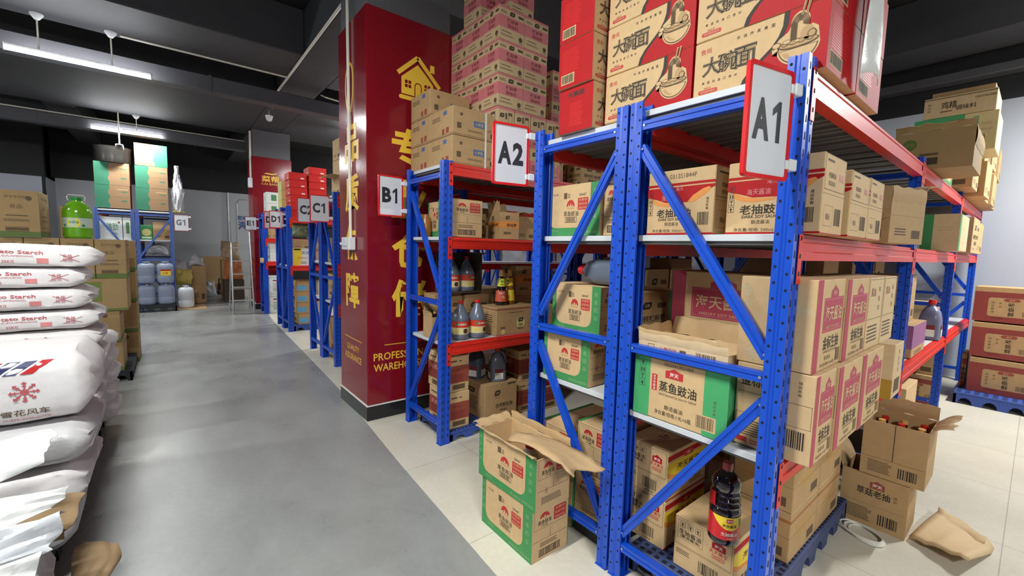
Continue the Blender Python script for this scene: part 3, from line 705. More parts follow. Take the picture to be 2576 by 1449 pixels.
def d_darksoy(F):
    f = F['-x']
    f.poly([(0,0.795),(1,0.795),(1,0.755),(0,0.755)], BOXRED, 1)
    f.poly([(0.14,0.735),(1,0.735),(1,0.70),(0.86,0.62),(0.7,0.52),(0.62,0.49),(0.5,0.495),(0.3,0.5),(0.14,0.56)], BOXRED, 1); f.poly([(0,0.735),(0.14,0.735),(0.14,0.56),(0.0,0.60)], BOXRED, 1)
    f.poly([(0.62,0.49),(0.72,0.49),(0.88,0.60),(0.95,0.665),(0.92,0.70),(0.84,0.68),(0.70,0.59)], ORANGE, 2); f.poly([(0.08,0.58),(0.2,0.515),(0.35,0.485),(0.56,0.48),(0.52,0.455),(0.3,0.435),(0.17,0.46),(0.08,0.51)], ORANGE, 2)
    f.text('海天酱油',0.36,0.575,0.085,MAGPALE,3,0.0,0.26); f.text('海天',0.5,0.70,0.06,MAGPALE,3)
    f.text('老抽豉油',0.42,0.335,0.135,INK,2,0.015,0.52); f.text('DARK SOY SAUCE',0.40,0.238,0.042,INK,2,0.014,0.42); f.text('酿造酱油',0.40,0.165,0.055,INK2,2); f.text('净含量/规格: 500mL×12瓶',0.40,0.06,0.05,INK2,2,0.0,0.60)
    f.rect(0,0,1,0.026,BOXRED); f.icons(0.055,0.30,0.68,INK,0.07,4); f.barcode(0.78,0.14,0.93,0.33,INK,9,2,13); f.vtext('储运纸箱',0.905,0.36,0.55,0.04,INK); f.text('0313S1844F',0.54,0.90,0.07,INK2,2,0.0,0.40)
    g = F['-y']; g.frame(0.03,0.55,0.97,0.99,INK2,0.002); g.text('老抽豉油',0.35,0.74,0.07,INK2,2,0.01); g.text('酿造酱油',0.35,0.64,0.06,INK2,2); g.text('海天',0.78,0.74,0.11,MAGPALE,2,0.03); g.rect(0.1,0.9,0.4,0.93,INK2)
    g.barcode(0.58,0.12,0.88,0.34,INK2,3,2,9); g.frame(0.1,0.1,0.5,0.36,INK2,0.001); g.text('储运',0.28,0.22,0.08,INK2,2); g.rect(0.0,0,1,0.012,BOXRED); g.rect(0,0.5,1,0.504,INK2)
def d_gold_pink(g):
    g.rect(0,0,0.16,1,MAGENTA); g.rect(0.24,0.42,0.94,0.80,MAGENTA); g.poly([(0.45,0.80),(0.73,0.80),(0.73,0.87),(0.66,0.9),(0.59,0.94),(0.52,0.9),(0.45,0.87)],MAGENTA,1)
    g.frame(0.255,0.44,0.925,0.785,MAGPALE,0.0015,2); g.text('海天',0.59,0.845,0.06,KRAFT_L,3,0.02); g.text('海天酱油',0.59,0.625,0.17,KRAFT_L,3,0.01,0.60); g.text('HADAY SOY SAUCE',0.59,0.475,0.035,KRAFT_L,3,0.0,0.5)
    g.text('金标生抽',0.58,0.30,0.15,INK,2,0.010,0.56); g.text('SUPERIOR LIGHT SOY SAUCE',0.58,0.20,0.03,INK2,2,0.0,0.5); g.text('酿造酱油',0.5,0.13,0.05,INK2,2); g.text('净含量/规格:1.9L×6瓶',0.5,0.06,0.04,INK2,2,0.0,0.5); g.barcode(0.80,0.05,0.95,0.2,INK2,7,2,8)
def d_gold_end(f):
    f.text('金标生抽',0.36,0.80,0.13,INK,2,0.010,0.60); f.vtext('储运纸箱',0.82,0.74,0.92,0.035,INK2); f.rect(0.02,0.655,0.98,0.66,INK2); f.rect(0.02,0.40,0.98,0.404,INK2); f.rect(0.97,0.405,0.975,0.66,INK2); f.barcode(0.60,0.16,0.92,0.36,INK,6,2,13); f.lines(0.05,0.14,0.5,0.34,7,INK2); f.rect(0.05,0.05,0.2,0.11,REDINK); f.lines(0.24,0.05,0.5,0.11,2,REDINK)
def d_gold(F): d_gold_end(F['-x']); d_gold_pink(F['-y']); F['+z'].rect(0,0.495,1,0.505,INK2)
def d_gold_front(F): d_gold_pink(F['-x']); F['-y'].rect(0,0.5,1,0.504,INK2)
def d_gold_plain(F):
    f = F['-x']; d_gold_pink(F['-y']); rr = random.Random(4)
    for u, v, w, h in ((0.10,0.84,0.2,0.16),(0.8,0.66,0.3,0.16),(0.25,0.12,0.25,0.18),(0.12,0.70,0.16,0.08),(0.78,0.14,0.3,0.13)):
        f.poly([(u+w*.5*cos(a)*(.75+.35*rr.random()), v+h*.5*sin(a)*(.75+.35*rr.random())) for a in [2*pi*k/11 for k in range(11)]], TORN, 1)
    F['+z'].rect(0,0.495,1,0.505,INK2)
def d_haday_sheng(F):
    f = F['-x']; f.frame(0.02,0.46,0.97,0.985,INK2,0.0015); f.frame(0.06,0.58,0.50,0.94,INK2,0.001,2); f.icons(0.14,0.80,0.92,INK,0.09,1); f.icons(0.28,0.80,0.92,INK,0.09,1); f.icons(0.41,0.80,0.92,INK,0.09,1)
    f.text('生抽酱油',0.28,0.725,0.10,INK,2,0.010,0.38); f.text('(酿造酱油)',0.28,0.635,0.07,INK,2,0.01,0.34)
    hlogo(f,0.76,0.80,0.22,0.14,BOXRED); f.text('天天美食',0.76,0.68,0.08,REDINK,2,0.01,0.30); f.frame(0.66,0.55,0.86,0.62,REDINK,0.002); f.text('MEISHI',0.76,0.585,0.04,REDINK,2)
    f.barcode(0.45,0.12,0.78,0.34,INK,8,2,13); f.lines(0.05,0.28,0.3,0.38,3,INK2); f.text('500008',0.6,0.07,0.05,INK2,2); f.rect(0.02,0.44,0.97,0.444,INK2)
    g = F['-y']; g.rect(0,0.82,1,0.93,BOXRED); g.poly([(0.0,0.78),(1,0.78),(1,0.62),(0.8,0.50),(0.45,0.45),(0.15,0.50),(0,0.6)],YELLOW,1); g.poly([(0.0,0.6),(0.15,0.50),(0.45,0.45),(0.8,0.50),(1,0.62),(1,0.54),(0.75,0.43),(0.4,0.38),(0.1,0.44),(0,0.5)],ORANGE,1)
    g.text('海天酱油',0.5,0.63,0.15,INK,2,0.010,0.55); hlogo(g,0.5,0.84,0.22,0.13); g.text('生抽',0.3,0.22,0.14,INK,2,0.01); g.lines(0.55,0.12,0.9,0.3,4,INK2); g.rect(0,0,1,0.03,BOXRED)
    t = F['+z']; hlogo(t,0.5,0.42,0.2,0.12,BRICK); t.text('天天美食',0.5,0.30,0.05,BRICK,2,0.0,0.2); t.rect(0.0,0.66,1,0.665,INK2)
def noodle_bowl(f, cx, cy, k):
    """line drawing of a bowl of noodles"""
    T = lambda pts: [(cx+x*k*f.h/f.w, cy+y*k) for x, y in pts]
    def arc(x, y, rx, ry, a0, a1, n=12): return [(x+rx*cos(radians(a0+(a1-a0)*i/n)), y+ry*sin(radians(a0+(a1-a0)*i/n))) for i in range(n+1)]
    halo = arc(0.1,-0.02,0.58,0.56,185,350)+[(0.60,0.34),(0.45,0.46),(0.33,0.40)]+arc(0.13,0.62,0.25,0.30,10,190)+[(-0.18,0.42),(-0.42,0.28),(-0.62,0.02),(-0.60,-0.14),(-0.45,-0.06)]
    f.poly(T(halo), KRAFT, 4)
    f.poly(T(arc(0.1,-0.03,0.53,0.51,188,352)), INK2, 5); f.poly(T(arc(0.1,-0.04,0.50,0.46,190,350)), KRAFT, 6)
    f.poly(T(arc(0.08,-0.06,0.42,0.38,200,265)+arc(0.12,-0.06,0.30,0.34,265,200)), KRAFT_D, 7)
    f.poly(T(arc(0.1,0.02,0.54,0.13,0,360,20)), INK2, 8); f.poly(T(arc(0.1,0.03,0.50,0.10,0,360,20)), KRAFT_D, 9)
    for i in range(7):
        x = -0.25+i*0.11; f.poly(T(arc(x,0.05+0.03*(i % 2),0.09,0.055,0,360,10)), INK2, 10); f.poly(T(arc(x,0.055+0.03*(i % 2),0.07,0.038,0,360,10)), KRAFT if i % 2 else KRAFT_D, 11)
    for j in range(5):
        r = 0.24-0.035*j; o = arc(0.13,0.55,r,r*1.25,-15,200)+[(0.13-r,0.12)]; inn = [(0.13-r+0.018,0.12)]+list(reversed(arc(0.13,0.55,r-0.018,(r-0.018)*1.25,-15,200)))
        a = T(o+inn)
        # thin band drawn as small quads so that it stays flat
        outer = arc(0.13,0.55,r,r*1.25,-20,185,14)+[(0.13-r,0.13)]; inner = arc(0.13,0.55,r-0.02,(r-0.02)*1.25,-20,185,14)+[(0.13-r+0.02,0.13)]
        for i in range(len(outer)-1): f.poly(T([outer[i],outer[i+1],inner[i+1],inner[i]]), INK2, 12)
    f.poly(T(arc(0.33,0.25,0.16,0.2,0,360,14)), KRAFT_D, 11); f.poly(T(arc(0.45,0.18,0.12,0.12,0,360,12)), INK2, 12); f.poly(T(arc(0.45,0.18,0.09,0.09,0,360,12)), KRAFT_D, 13)
    for x in (0.14,0.26): f.poly(T([(x,0.78),(x+0.05,0.77),(x+0.14,1.18),(x+0.08,1.19)]), KRAFT, 13); f.poly(T([(x+0.015,0.79),(x+0.035,0.785),(x+0.12,1.15),(x+0.10,1.155)]), INK2, 14)
    f.poly(T(arc(-0.48,0.10,0.13,0.09,0,360,12)), INK2, 12); f.poly(T(arc(-0.48,0.10,0.105,0.068,0,360,12)), KRAFT, 13)
    f.poly(T([(-0.62,0.0),(-0.45,0.06),(-0.40,-0.06),(-0.60,-0.16)]), INK2, 12); f.poly(T([(-0.59,-0.01),(-0.46,0.035),(-0.43,-0.05),(-0.58,-0.12)]), KRAFT, 13)
    f.poly(T(arc(-0.2,0.12,0.12,0.07,0,360,12)), INK2, 12); f.poly(T(arc(-0.2,0.125,0.1,0.05,0,360,12)), KRAFT, 13)
def d_noodle_front(f):
    # red field to the right of the curve, cut into convex strips
    L = [(0.43,0.0),(0.45,0.13),(0.50,0.26),(0.58,0.40),(0.655,0.53),(0.70,0.66),(0.725,0.80),(0.73,1.0)]
    for i in range(len(L)-1):
        (u0,v0),(u1,v1) = L[i],L[i+1]; f.poly([(u0,v0),(1,v0),(1,v1),(u1,v1)], BOXRED, 1); f.poly([(u0-0.026,v0),(u0+0.012,v0),(u1+0.012,v1),(u1-0.026,v1)], INK, 2)
    noodle_bowl(f,0.785,0.46,0.52)
    for t, u in zip('大碗面',(0.155,0.29,0.43)): f.text(t,u,0.53,0.35 if t != '大' else 0.325,INK,3,0.04)
    for t, u in zip('大碗面',(0.155,0.29,0.43)): f.text(t,u,0.53,0.325 if t != '大' else 0.30,KRAFT,4,0.022)
    for t, u in zip('大碗面',(0.155,0.29,0.43)): f.text(t,u,0.53,0.32 if t != '大' else 0.295,INK,5,0.0)
    for i, t in enumerate('美滋劲道口感好'[:7]): f.text(t,0.09+i*0.046,0.265,0.045,INK,2)
    for i, t in enumerate('非油炸蒸煮面'): f.text(t,0.37+i*0.052,0.865,0.055,INK,2)
    f.text('食尚',0.10,0.82,0.10,REDINK,2); f.rrect(0.05,0.075,0.22,0.145,REDINK,0.006,2); f.text('营养美味面饼',0.135,0.11,0.04,KRAFT,3,0.0,0.13); f.text('健康生活',0.13,0.17,0.03,REDINK,2)
def d_noodle_end(f, k=0):
    f.rect(0,0,1,1,BOXRED)
    if k: f.text('大碗面',0.5,0.84,0.13,INK,2,0.03,0.5); f.lines(0.32,0.14,0.72,0.66,12,BOXRED2,2)
    else: f.lines(0.1,0.34,0.62,0.86,13,BOXRED2,2); f.rect(0.08,0.08,0.48,0.30,KRAFT,2); f.barcode(0.1,0.1,0.46,0.28,INK,3,4,16)
def d_noodle(F): d_noodle_front(F['-x']); d_noodle_end(F['-y']); F['+y'].rect(0,0,1,1,BOXRED)
def d_noodle_r(F): d_noodle_end(F['-x']); d_noodle_front(F['-y'])
def d_noodle_r2(F): d_noodle_end(F['-x'],1); d_noodle_front(F['-y'])
def leaf(f, u, v, w, h, m=INK, tm=KRAFT):
    f.poly([(u-w/2,v-h/2),(u+w*.3,v-h/2),(u+w/2,v-h*.1),(u+w/2,v+h/2),(u-w*.3,v+h/2),(u-w/2,v+h*.1)], m, 2); f.text('川秀',u,v,h*.5,tm,3,0.01,w*.6)
def d_pink(F):
    for s in ('-x','-y'):
        f = F[s]; f.rect(0,0.36,1,0.72,PINK); f.rect(0,0.93,1,1,PINK); leaf(f,0.5,0.83,0.2,0.13); f.rect(0.74,0.80,0.95,0.88,INK2); f.lines(0.05,0.79,0.3,0.87,2,INK2)
        f.text('辣鲜露',0.52,0.605,0.13,MAROON,2,0.010,0.44); f.text('调味料',0.52,0.45,0.12,MAROON,2,0.010,0.44); f.disc(0.84,0.17,0.018,INK2); f.lines(0.06,0.12,0.6,0.18,2,INK2); f.text('净含量',0.84,0.06,0.05,INK2,2); f.lines(0.1,0.24,0.5,0.29,1,INK2)
def d_pink_end(F):
    for s in ('-x','-y'):
        f = F[s]; f.rect(0,0.0,1,0.52,PINK); f.rect(0,0.92,1,1,PINK); f.rect(0.62,0.1,0.86,0.86,INK2,2); f.rrect(0.64,0.12,0.84,0.78,KRAFT_L,0.012,3); f.rect(0.66,0.2,0.82,0.45,PINK,4); leaf(f,0.25,0.74,0.26,0.13); f.rect(0.45,0.64,0.55,0.84,INK2); f.lines(0.08,0.2,0.5,0.4,4,MAROON,2); f.barcode(0.1,0.04,0.5,0.12,INK2)
def d_strapped(F):
    for s in ('-y','-x'):
        f = F[s]; f.rect(0,0.045,1,0.06,INK2)
        if s == '-y': f.rect(0.5,0.4,0.77,0.62,BLUEINK); f.text('佰味佳',0.635,0.51,0.14,KRAFT,3,0.02,0.2); f.text('料小鱼',0.85,0.36,0.10,INK2,2); f.lines(0.36,0.2,0.75,0.28,2,INK2); f.rect(0.92,0.1,0.98,0.28,INK2); f.rect(0.1,0.25,0.2,0.45,INK2); f.disc(0.2,0.75,0.012,INK2)
        else: f.rect(0.55,0.08,0.65,0.28,BRICK); f.rect(0.72,0.1,0.84,0.3,BRICK); f.lines(0.1,0.62,0.5,0.8,3,INK2); f.rect(0.6,0.75,0.75,0.9,BLUEINK)
def strap_part(d):
    m = MB(); x = d[0]*0.78; t = 0.002
    m.box((x,-t,-0.0),(x+0.014,0,d[2]+t), STRAPM); m.box((x,-t,d[2]),(x+0.014,d[1]+t,d[2]+t), STRAPM); m.box((x,d[1],0),(x+0.014,d[1]+t,d[2]+t), STRAPM); return m
def d_leaf_yellow(F):
    f = F['-y']; f.rect(0,0.90,1,0.94,BRICK); f.disc(0.62,0.38,0.045,YELLOWPALE); leaf(f,0.62,0.5,0.13,0.15); f.text('鸡粉',0.62,0.32,0.1,INK,3,0.01); f.text('调味料',0.62,0.2,0.09,INK,3,0.01); f.frame(0.83,0.2,0.98,0.34,INK,0.002); f.lines(0.1,0.22,0.24,0.32,2,INK); f.disc(0.17,0.12,0.02,YELLOWPALE)
    f.lines(0.3,0.78,0.7,0.82,1,INK2); g = F['-x']; g.lines(0.3,0.45,0.8,0.75,4,INK2); g.rect(0,0.90,1,0.93,BRICK); tape_top(F['+z'])
def d_leaf_big(F):
    f = F['-y']; leaf(f,0.38,0.76,0.17,0.13); f.text('川秀食品',0.38,0.645,0.03,INK2,2); f.text('自然鲜生抽',0.6,0.44,0.11,INK,2,0.012,0.52); f.text('酿造酱油',0.58,0.32,0.055,INK2,2,0.01); f.rect(0.7,0.92,0.95,0.97,INK2); f.rect(0.7,0.06,0.95,0.15,INK2); f.text('净含量',0.75,0.2,0.03,INK2,2)
    g = F['-x']; leaf(g,0.4,0.78,0.34,0.13); g.lines(0.1,0.3,0.7,0.66,10,INK2); g.rect(0.3,0.06,0.8,0.12,INK2); tape_top(F['+z'])
def d_leaf_orange(F):
    for s in ('-y','-x'):
        f = F[s]; f.rect(0.0,0.42,1,0.66,ORANGE); leaf(f,0.4,0.8,0.2,0.13); f.text('鲜味露',0.62,0.52,0.13,INK,3,0.010,0.5); f.text('调味料',0.4,0.22,0.1,INK,3,0.010,0.4)
def d_leaf_plain(F):
    for s in ('-y','-x'):
        f = F[s]; leaf(f,0.36,0.72,0.24,0.14); f.rect(0.64,0.66,0.9,0.76,INK2); f.text('藤椒辣鲜露',0.5,0.46,0.13,INK,2,0.010,0.76); f.text('调味料',0.5,0.28,0.12,INK,2,0.010,0.4); f.disc(0.84,0.13,0.016,INK2); f.lines(0.1,0.1,0.5,0.16,2,INK2)
    tape_top(F['+z'])
def d_banded(F):
    for s in ('-y','-x'):
        f = F[s]; f.rect(0,0.24,1,0.72,BRICK); f.frame(0.18,0.06,0.82,0.20,INK,0.003); f.rect(0.21,0.075,0.79,0.185,INK2,1); f.rect(0.22,0.58,0.3,0.64,MAROON,2); f.lines(0.36,0.57,0.6,0.65,2,MAROON,2); f.lines(0.1,0.28,0.8,0.5,8,MAROON,2); f.rect(0.1,0.83,0.4,0.87,INK2); f.rect(0.5,0.83,0.64,0.86,INK2)
    F['-x'].text('天然鲜',0.4,0.58,0.13,MAGPALE,3,0.02,0.6)
def d_green_wavy(F):
    f = F['-y']; pts = [(0,0),(0.42,0)]
    rr = random.Random(2); w = [(0.40+0.03*sin(i*1.3), i/12) for i in range(13)]
    for i in range(12): f.poly([(0,w[i][1]),(w[i][0],w[i][1]),(w[i+1][0],w[i+1][1]),(0,w[i+1][1])], TEAL, 1)
    f.rect(0.62,0.82,0.95,0.86,KRAFT_D); f.rect(0.75,0.3,0.9,0.36,TEAL); f.rect(0,0.497,1,0.503,INK2,2); f.rect(0.75,0.72,0.92,0.76,TEAL)
    g = F['+x']; g.rect(0,0,1,1,MAROON); 
def d_green_bottom(F):
    for s in ('-y','+x'):
        f = F[s]; f.rect(0,0,1,0.12,mat('moss_green_print',(92,112,52),0.7,var=0.1)); f.frame(0.18,0.12,0.72,0.22,INK2,0.004,2); f.rect(0.2,0.14,0.7,0.2,INK2,2) if s == '-y' else None
        f.text('老字号豆制',0.45,0.86,0.06,INK2,2,0.0,0.5); f.lines(0.2,0.45,0.75,0.5,1,INK2); f.lines(0.15,0.34,0.8,0.40,2,INK2); f.text('食品',0.45,0.66,0.09,INK2,2); f.disc(0.76,0.84,0.02,INK2)
    F['+z'].rect(0,0.47,1,0.53,TAPE)
def d_green_label(F):
    f = F['-y']; f.rect(0.05,0.3,0.6,0.9,mat('olive_green_print',(112,124,54),0.7,var=0.1)); f.text('绿豆',0.3,0.6,0.3,KRAFT_O,2,0.0,0.3); f.frame(0.05,0.08,0.55,0.22,INK2,0.004,2); f.rect(0,0,1,0.07,mat('moss_green_print',(92,112,52),0.7,var=0.1))
def d_red_small(F):
    for s in ('-y','-x','+x'):
        f = F[s]; f.rect(0.66,0.18,0.86,0.34,WHITEINK); f.lines(0.12,0.3,0.5,0.7,3,BOXRED2); f.rect(0,0.9,1,0.92,BOXRED)
def d_white_green(F):
    f = F['-y']; f.rrect(0.38,0.25,0.80,0.78,mat('leaf_green_print',(80,130,84),0.6),0.012); F['-x'].lines(0.2,0.3,0.8,0.7,4,GREENPALE)
def d_onion(F):
    f = F['-y']; f.disc(0.75,0.40,0.05,mat('onion_brown',(170,96,52),0.6,var=0.15)); f.rect(0.6,0.85,0.95,0.9,MAROON); F['-x'].rect(0.2,0.3,0.7,0.6,GREYPL)
def d_yellow_white(F):
    f = F['-y']; f.poly([(0,0),(0.45,0),(0.6,0.6),(0.55,1),(0,1)],YELLOW); f.rect(0.1,0.9,0.5,0.97,INK); f.text('美食',0.8,0.75,0.2,BLUEINK,2); f.text('食品添加剂',0.6,0.45,0.1,REDINK,2,0.0,0.6); f.lines(0.5,0.1,0.9,0.25,3,INK2)
def d_blue_label(F):
    f = F['-y']; f.rect(0.02,0.15,0.34,0.6,mat('sky_blue_label',(96,170,214),0.5)); F['-x'].rect(0.1,0.2,0.5,0.5,INK2)
def d_taste(F):
    for s in ('-x','-y'):
        f = F[s]; f.rect(0,0,1,0.86,mat('dull_red_print',(140,56,50),0.6,var=0.06)); f.rrect(0.24,0.16,0.97,0.70,KRAFT_D,0.02,2); f.poly([(0.52,0.6),(0.72,0.6),(0.76,0.645),(0.72,0.69),(0.52,0.69),(0.48,0.645)],BRICK,3); f.text('海天',0.62,0.645,0.05,KRAFT,4); f.vtext('味极鲜',0.62,0.18,0.58,0.12,INK,3,0.02); f.vtext('特级酱油',0.32,0.25,0.6,0.06,INK2,3); f.vtext('酿造',0.44,0.4,0.6,0.05,INK2,3); f.barcode(0.8,0.2,0.95,0.34,INK2,5,3,9); f.rect(0.3,0.1,0.5,0.13,MAROON,3)
def d_mushroom(F):
    f = F['-y']; hlogo(f,0.55,0.82,0.22,0.14,BRICK); f.text('草菇老抽',0.5,0.66,0.14,INK,2,0.015,0.5); f.vtext('储运',0.82,0.6,0.74,0.05,INK2); f.rect(0.08,0.42,0.95,0.424,INK2); f.lines(0.12,0.1,0.5,0.36,8,INK2); f.barcode(0.6,0.1,0.88,0.3,INK,5,2,10)
def d_chicken(F):
    f = F['-y']; f.rect(0,0.9,1,0.94,INK2); f.text('鸡精',0.36,0.55,0.36,INK,2,0.01,0.22); f.text('调味料',0.6,0.36,0.24,INK,2,0.01,0.28); f.lines(0.24,0.24,0.42,0.34,1,MAROON); f.text('∞∞∞',0.85,0.72,0.1,INK2,2); f.vtext('鲜味佳',0.08,0.3,0.75,0.12,INK2)
def d_green_side(F): F['-y'].rect(0,0,0.16,1,GREENINK); F['-x'].rect(0,0,1,1,KRAFT_L); F['-x'].rect(0.2,0,0.45,1,GREENINK,2); F['-y'].lines(0.4,0.2,0.8,0.3,2,TORN); F['-x'].lines(0.03,0.5,0.17,0.8,4,INK2,2); F['-x'].lines(0.55,0.55,0.9,0.7,2,TORN,2)
def d_plain(F):
    for s in ('-y','-x'):
        f = F[s]; f.rect(0.0,0.5,1,0.503,INK2); f.lines(0.15,0.15,0.5,0.3,3,INK2); f.rect(0.65,0.1,0.9,0.25,INK2)
    F['+z'].rect(0.46,0,0.54,1,TAPE)
def d_orange_side(F): F['-x'].rect(0,0,1,1,mat('orange_brown_print',(196,128,58),0.6,var=0.05)); g = F['-y']; g.frame(0.04,0.42,0.96,0.98,INK2,0.002); g.text('酱油',0.3,0.8,0.12,BRICK,2); g.lines(0.1,0.1,0.8,0.36,5,INK2); g.vtext('味极鲜',0.7,0.5,0.9,0.08,INK2)
def d_yellow_foot(F): F['-x'].rect(0,0,1,0.36,mat('mustard_print',(176,138,44),0.6)); F['-x'].disc(0.5,0.7,0.02,MAROON); g = F['-y']; g.vtext('酱油调味',0.5,0.45,0.9,0.08,INK2); g.rect(0.2,0.1,0.8,0.35,INK2)
def d_purple(F):
    for s in ('-y','-x'): F[s].rect(0,0.28,1,1,PURPLE); F[s].lines(0.2,0.06,0.8,0.2,2,MAROON)
def d_garlic(F):
    f = F['-y']; f.text('洁劲',0.55,0.55,0.34,GREENINK,2,0.010,0.5); f.lines(0.5,0.2,0.8,0.3,2,GREENINK); f.disc(0.86,0.75,0.02,BRICK)
def d_greenbox(F): f = F['-y']; f.disc(0.5,0.5,0.07,YELLOWPALE); f.rect(0.1,0.1,0.9,0.2,WHITEINK)
KINDS = dict(mint=(KRAFT,d_mint), lkk=(KRAFT,d_lkk), lkkb=(KRAFT,d_lkk_b), lkkr=(KRAFT,d_lkk_rot), darksoy=(KRAFT,d_darksoy), gold=(KRAFT,d_gold), goldf=(KRAFT,d_gold_front), goldp=(KRAFT,d_gold_plain), sheng=(KRAFT,d_haday_sheng),
    noodle=(KRAFT,d_noodle), noodler=(KRAFT,d_noodle_r), noodler2=(KRAFT,d_noodle_r2), pink=(KRAFT_L,d_pink), pinke=(KRAFT_L,d_pink_end), strapped=(KRAFT_D,d_strapped), leafy=(KRAFT_D,d_leaf_yellow), leafb=(KRAFT_D,d_leaf_big), leafo=(KRAFT_D,d_leaf_orange), leafp=(KRAFT_D,d_leaf_plain),
    banded=(KRAFT,d_banded), wavy=(KRAFT_K,d_green_wavy), mossy=(KRAFT_O,d_green_bottom), glabel=(KRAFT_O,d_green_label), redsmall=(BOXRED2,d_red_small), whiteg=(WHITEBOX,d_white_green), onion=(WHITEBOX,d_onion), yelwhite=(WHITEBOX,d_yellow_white), blabel=(KRAFT_D,d_blue_label),
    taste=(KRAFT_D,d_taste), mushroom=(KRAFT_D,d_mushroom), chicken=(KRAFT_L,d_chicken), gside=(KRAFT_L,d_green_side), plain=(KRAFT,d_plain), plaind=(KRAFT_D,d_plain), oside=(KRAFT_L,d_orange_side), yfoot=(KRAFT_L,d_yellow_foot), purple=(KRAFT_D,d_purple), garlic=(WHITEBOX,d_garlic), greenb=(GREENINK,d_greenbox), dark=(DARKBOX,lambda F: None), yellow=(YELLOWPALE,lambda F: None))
def d_dull(F):
    for s in ('-y','-x'):
        f = F[s]; f.rect(0,0.80,1,0.86,mat('rust_print',(168,110,62),0.7)); f.lines(0.2,0.42,0.8,0.7,4,mat('ochre_print',(190,146,72),0.7)); f.rect(0,0.5,1,0.504,INK2,2); f.rect(0.65,0.1,0.9,0.28,INK2)
    F['+z'].rect(0,0.495,1,0.505,INK2)
KINDS['dull'] = (KRAFT_D,d_dull)
PROTO = {}
jit = random.Random(11)
def carton(kind, x, y, z, d, label, group=None, rz=None, part_fn=None, part_name=None, name='carton', cat='carton'):
    """x,y,z = low corner nearest the camera side; d = size"""
    key = (kind, d)
    base, deco = KINDS[kind]
    a = radians(jit.uniform(-0.5,0.5)) if rz is None else radians(rz)
    if key not in PROTO:
        m = MB(); m.box((0,0,0),d,base,0.003); deco(box_faces(m,0,0,0,*d)); o = m.build(name,None,(x,y,z),a); PROTO[key] = o
        if part_fn: part_fn(d).build(part_name, o)
    else: o = copy_tree(PROTO[key]); o.location = (x,y,z); o.rotation_euler = (0,0,a)
    o.name = name
    for k in ('group','label','category'):
        if k in o: del o[k]
    return tag(o, label, cat, group)
def open_carton(label, x, y, z, d, rz=0.0, base=KRAFT, deco=None, flaps=(), inside=KRAFT_I, t=0.005, group=None, bottom=True, wallh=None):
    """flaps: list of (side, length, angle from vertical outward in degrees[, torn])"""
    th = thing('open_carton', label, 'carton', (x,y,z), radians(rz), group)
    X, Y, Z = d; wh = wallh or {}
    m = MB(); m.box((0,0,0),(X,Y,t),base)
    for s, a, b in (('-x',(0,0,t),(t,Y,0)),('+x',(X-t,0,t),(X,Y,0)),('-y',(t,0,t),(X-t,t,0)),('+y',(t,Y-t,t),(X-t,Y,0))):
        m.box(a,(b[0],b[1],wh.get(s,Z)),base)
    if deco: deco(box_faces(m,0,0,0,X,Y,Z))
    i = MB()
    m.build('carton_body', th)
    for sp in flaps:
        side, Ln, ang = sp[0], sp[1], radians(sp[2]); torn = len(sp) > 3 and sp[3]; zt = wh.get(side,Z)
        f = MB(); W_ = Y if side in '-x+x' else X
        n = 10; rr = random.Random(int(ang*100)+len(side)); base_l = []; tip = []
        curl = sp[4] if len(sp) > 4 else 0.25
        rows = 5; P = []
        for r in range(rows+1):
            k = r/rows; ln = Ln*k; aa = ang+curl*k
            row = []
            for c in range(n+1):
                w = W_*c/n; lx = ln*(1-(0.28*rr.random() if torn and r == rows else 0))
                out = lx*sin(aa); up = lx*cos(aa)+0.004*sin(c*1.7+r)
                row.append((w, out, up))
            P.append(row)
        def place(w, out, up, off):
            if side == '-x': return (-out-off*0, w, zt+up+off)
            if side == '+x': return (X+out, w, zt+up+off)
            if side == '-y': return (w, -out, zt+up+off)
            return (w, Y+out, zt+up+off)
        for off, flip, mm in ((0.0,False,base),(t*0.7,True,inside if not torn else TORN if False else inside)):
            vs = [place(*q, off) for row in P for q in row]; fs = []
            for r in range(rows):
                for c in range(n):
                    a = r*(n+1)+c; q = (a,a+1,a+n+2,a+n+1); fs.append(q if flip else tuple(reversed(q)))
            f.add(vs, fs, mm, True)
        # rim
        ring = [P[0][c] for c in range(n+1)]+[P[r][n] for r in range(1,rows+1)]+[P[rows][c] for c in range(n-1,-1,-1)]+[P[r][0] for r in range(rows-1,0,-1)]
        vs = [place(*q,0.0) for q in ring]+[place(*q,t*0.7) for q in ring]; N = len(ring)
        f.add(vs, [(k,(k+1) % N,N+(k+1) % N,N+k) for k in range(N)], TORN)
        f.build('flap', th, weld=False)
    return th
# ------------------------------------------------------------------ cartons on the A racks
OR = ['lowest','second','third','fourth','topmost']
G = 'bowl noodle cartons on top of the A1 rack'
for i in range(5):
    dx = jit.uniform(-.008,.008)
    carton('noodle',1.543+dx*.4,0.452,1.975+0.2025*i,(0.315,0.415,0.20),'red and kraft noodle carton, %s of the stack behind the A1 sign' % OR[i],G,rz=0)
    carton('noodle',1.54+jit.uniform(-.006,.006),0.874,1.975+0.2025*i,(0.31,0.405,0.20),'red and kraft noodle carton, %s of the stack left of the A1 stack' % OR[i],G,rz=0)
    carton('noodler2' if i == 0 else 'noodler',1.475+jit.uniform(-.012,.004),1.296+jit.uniform(-.002,.003),1.958+0.2025*i,(0.42,0.205,0.20),'noodle carton turned red end out, %s of the leftmost noodle stack' % OR[i],G,rz=0)
for i in range(4):
    carton('noodle',1.872,0.455+jit.uniform(-.003,.006),1.975+0.2025*i,(0.315,0.41,0.20),'noodle carton with pale glossy end, %s in the column behind the front stack' % OR[i],G,rz=0)
m = MB(); rr = random.Random(5)
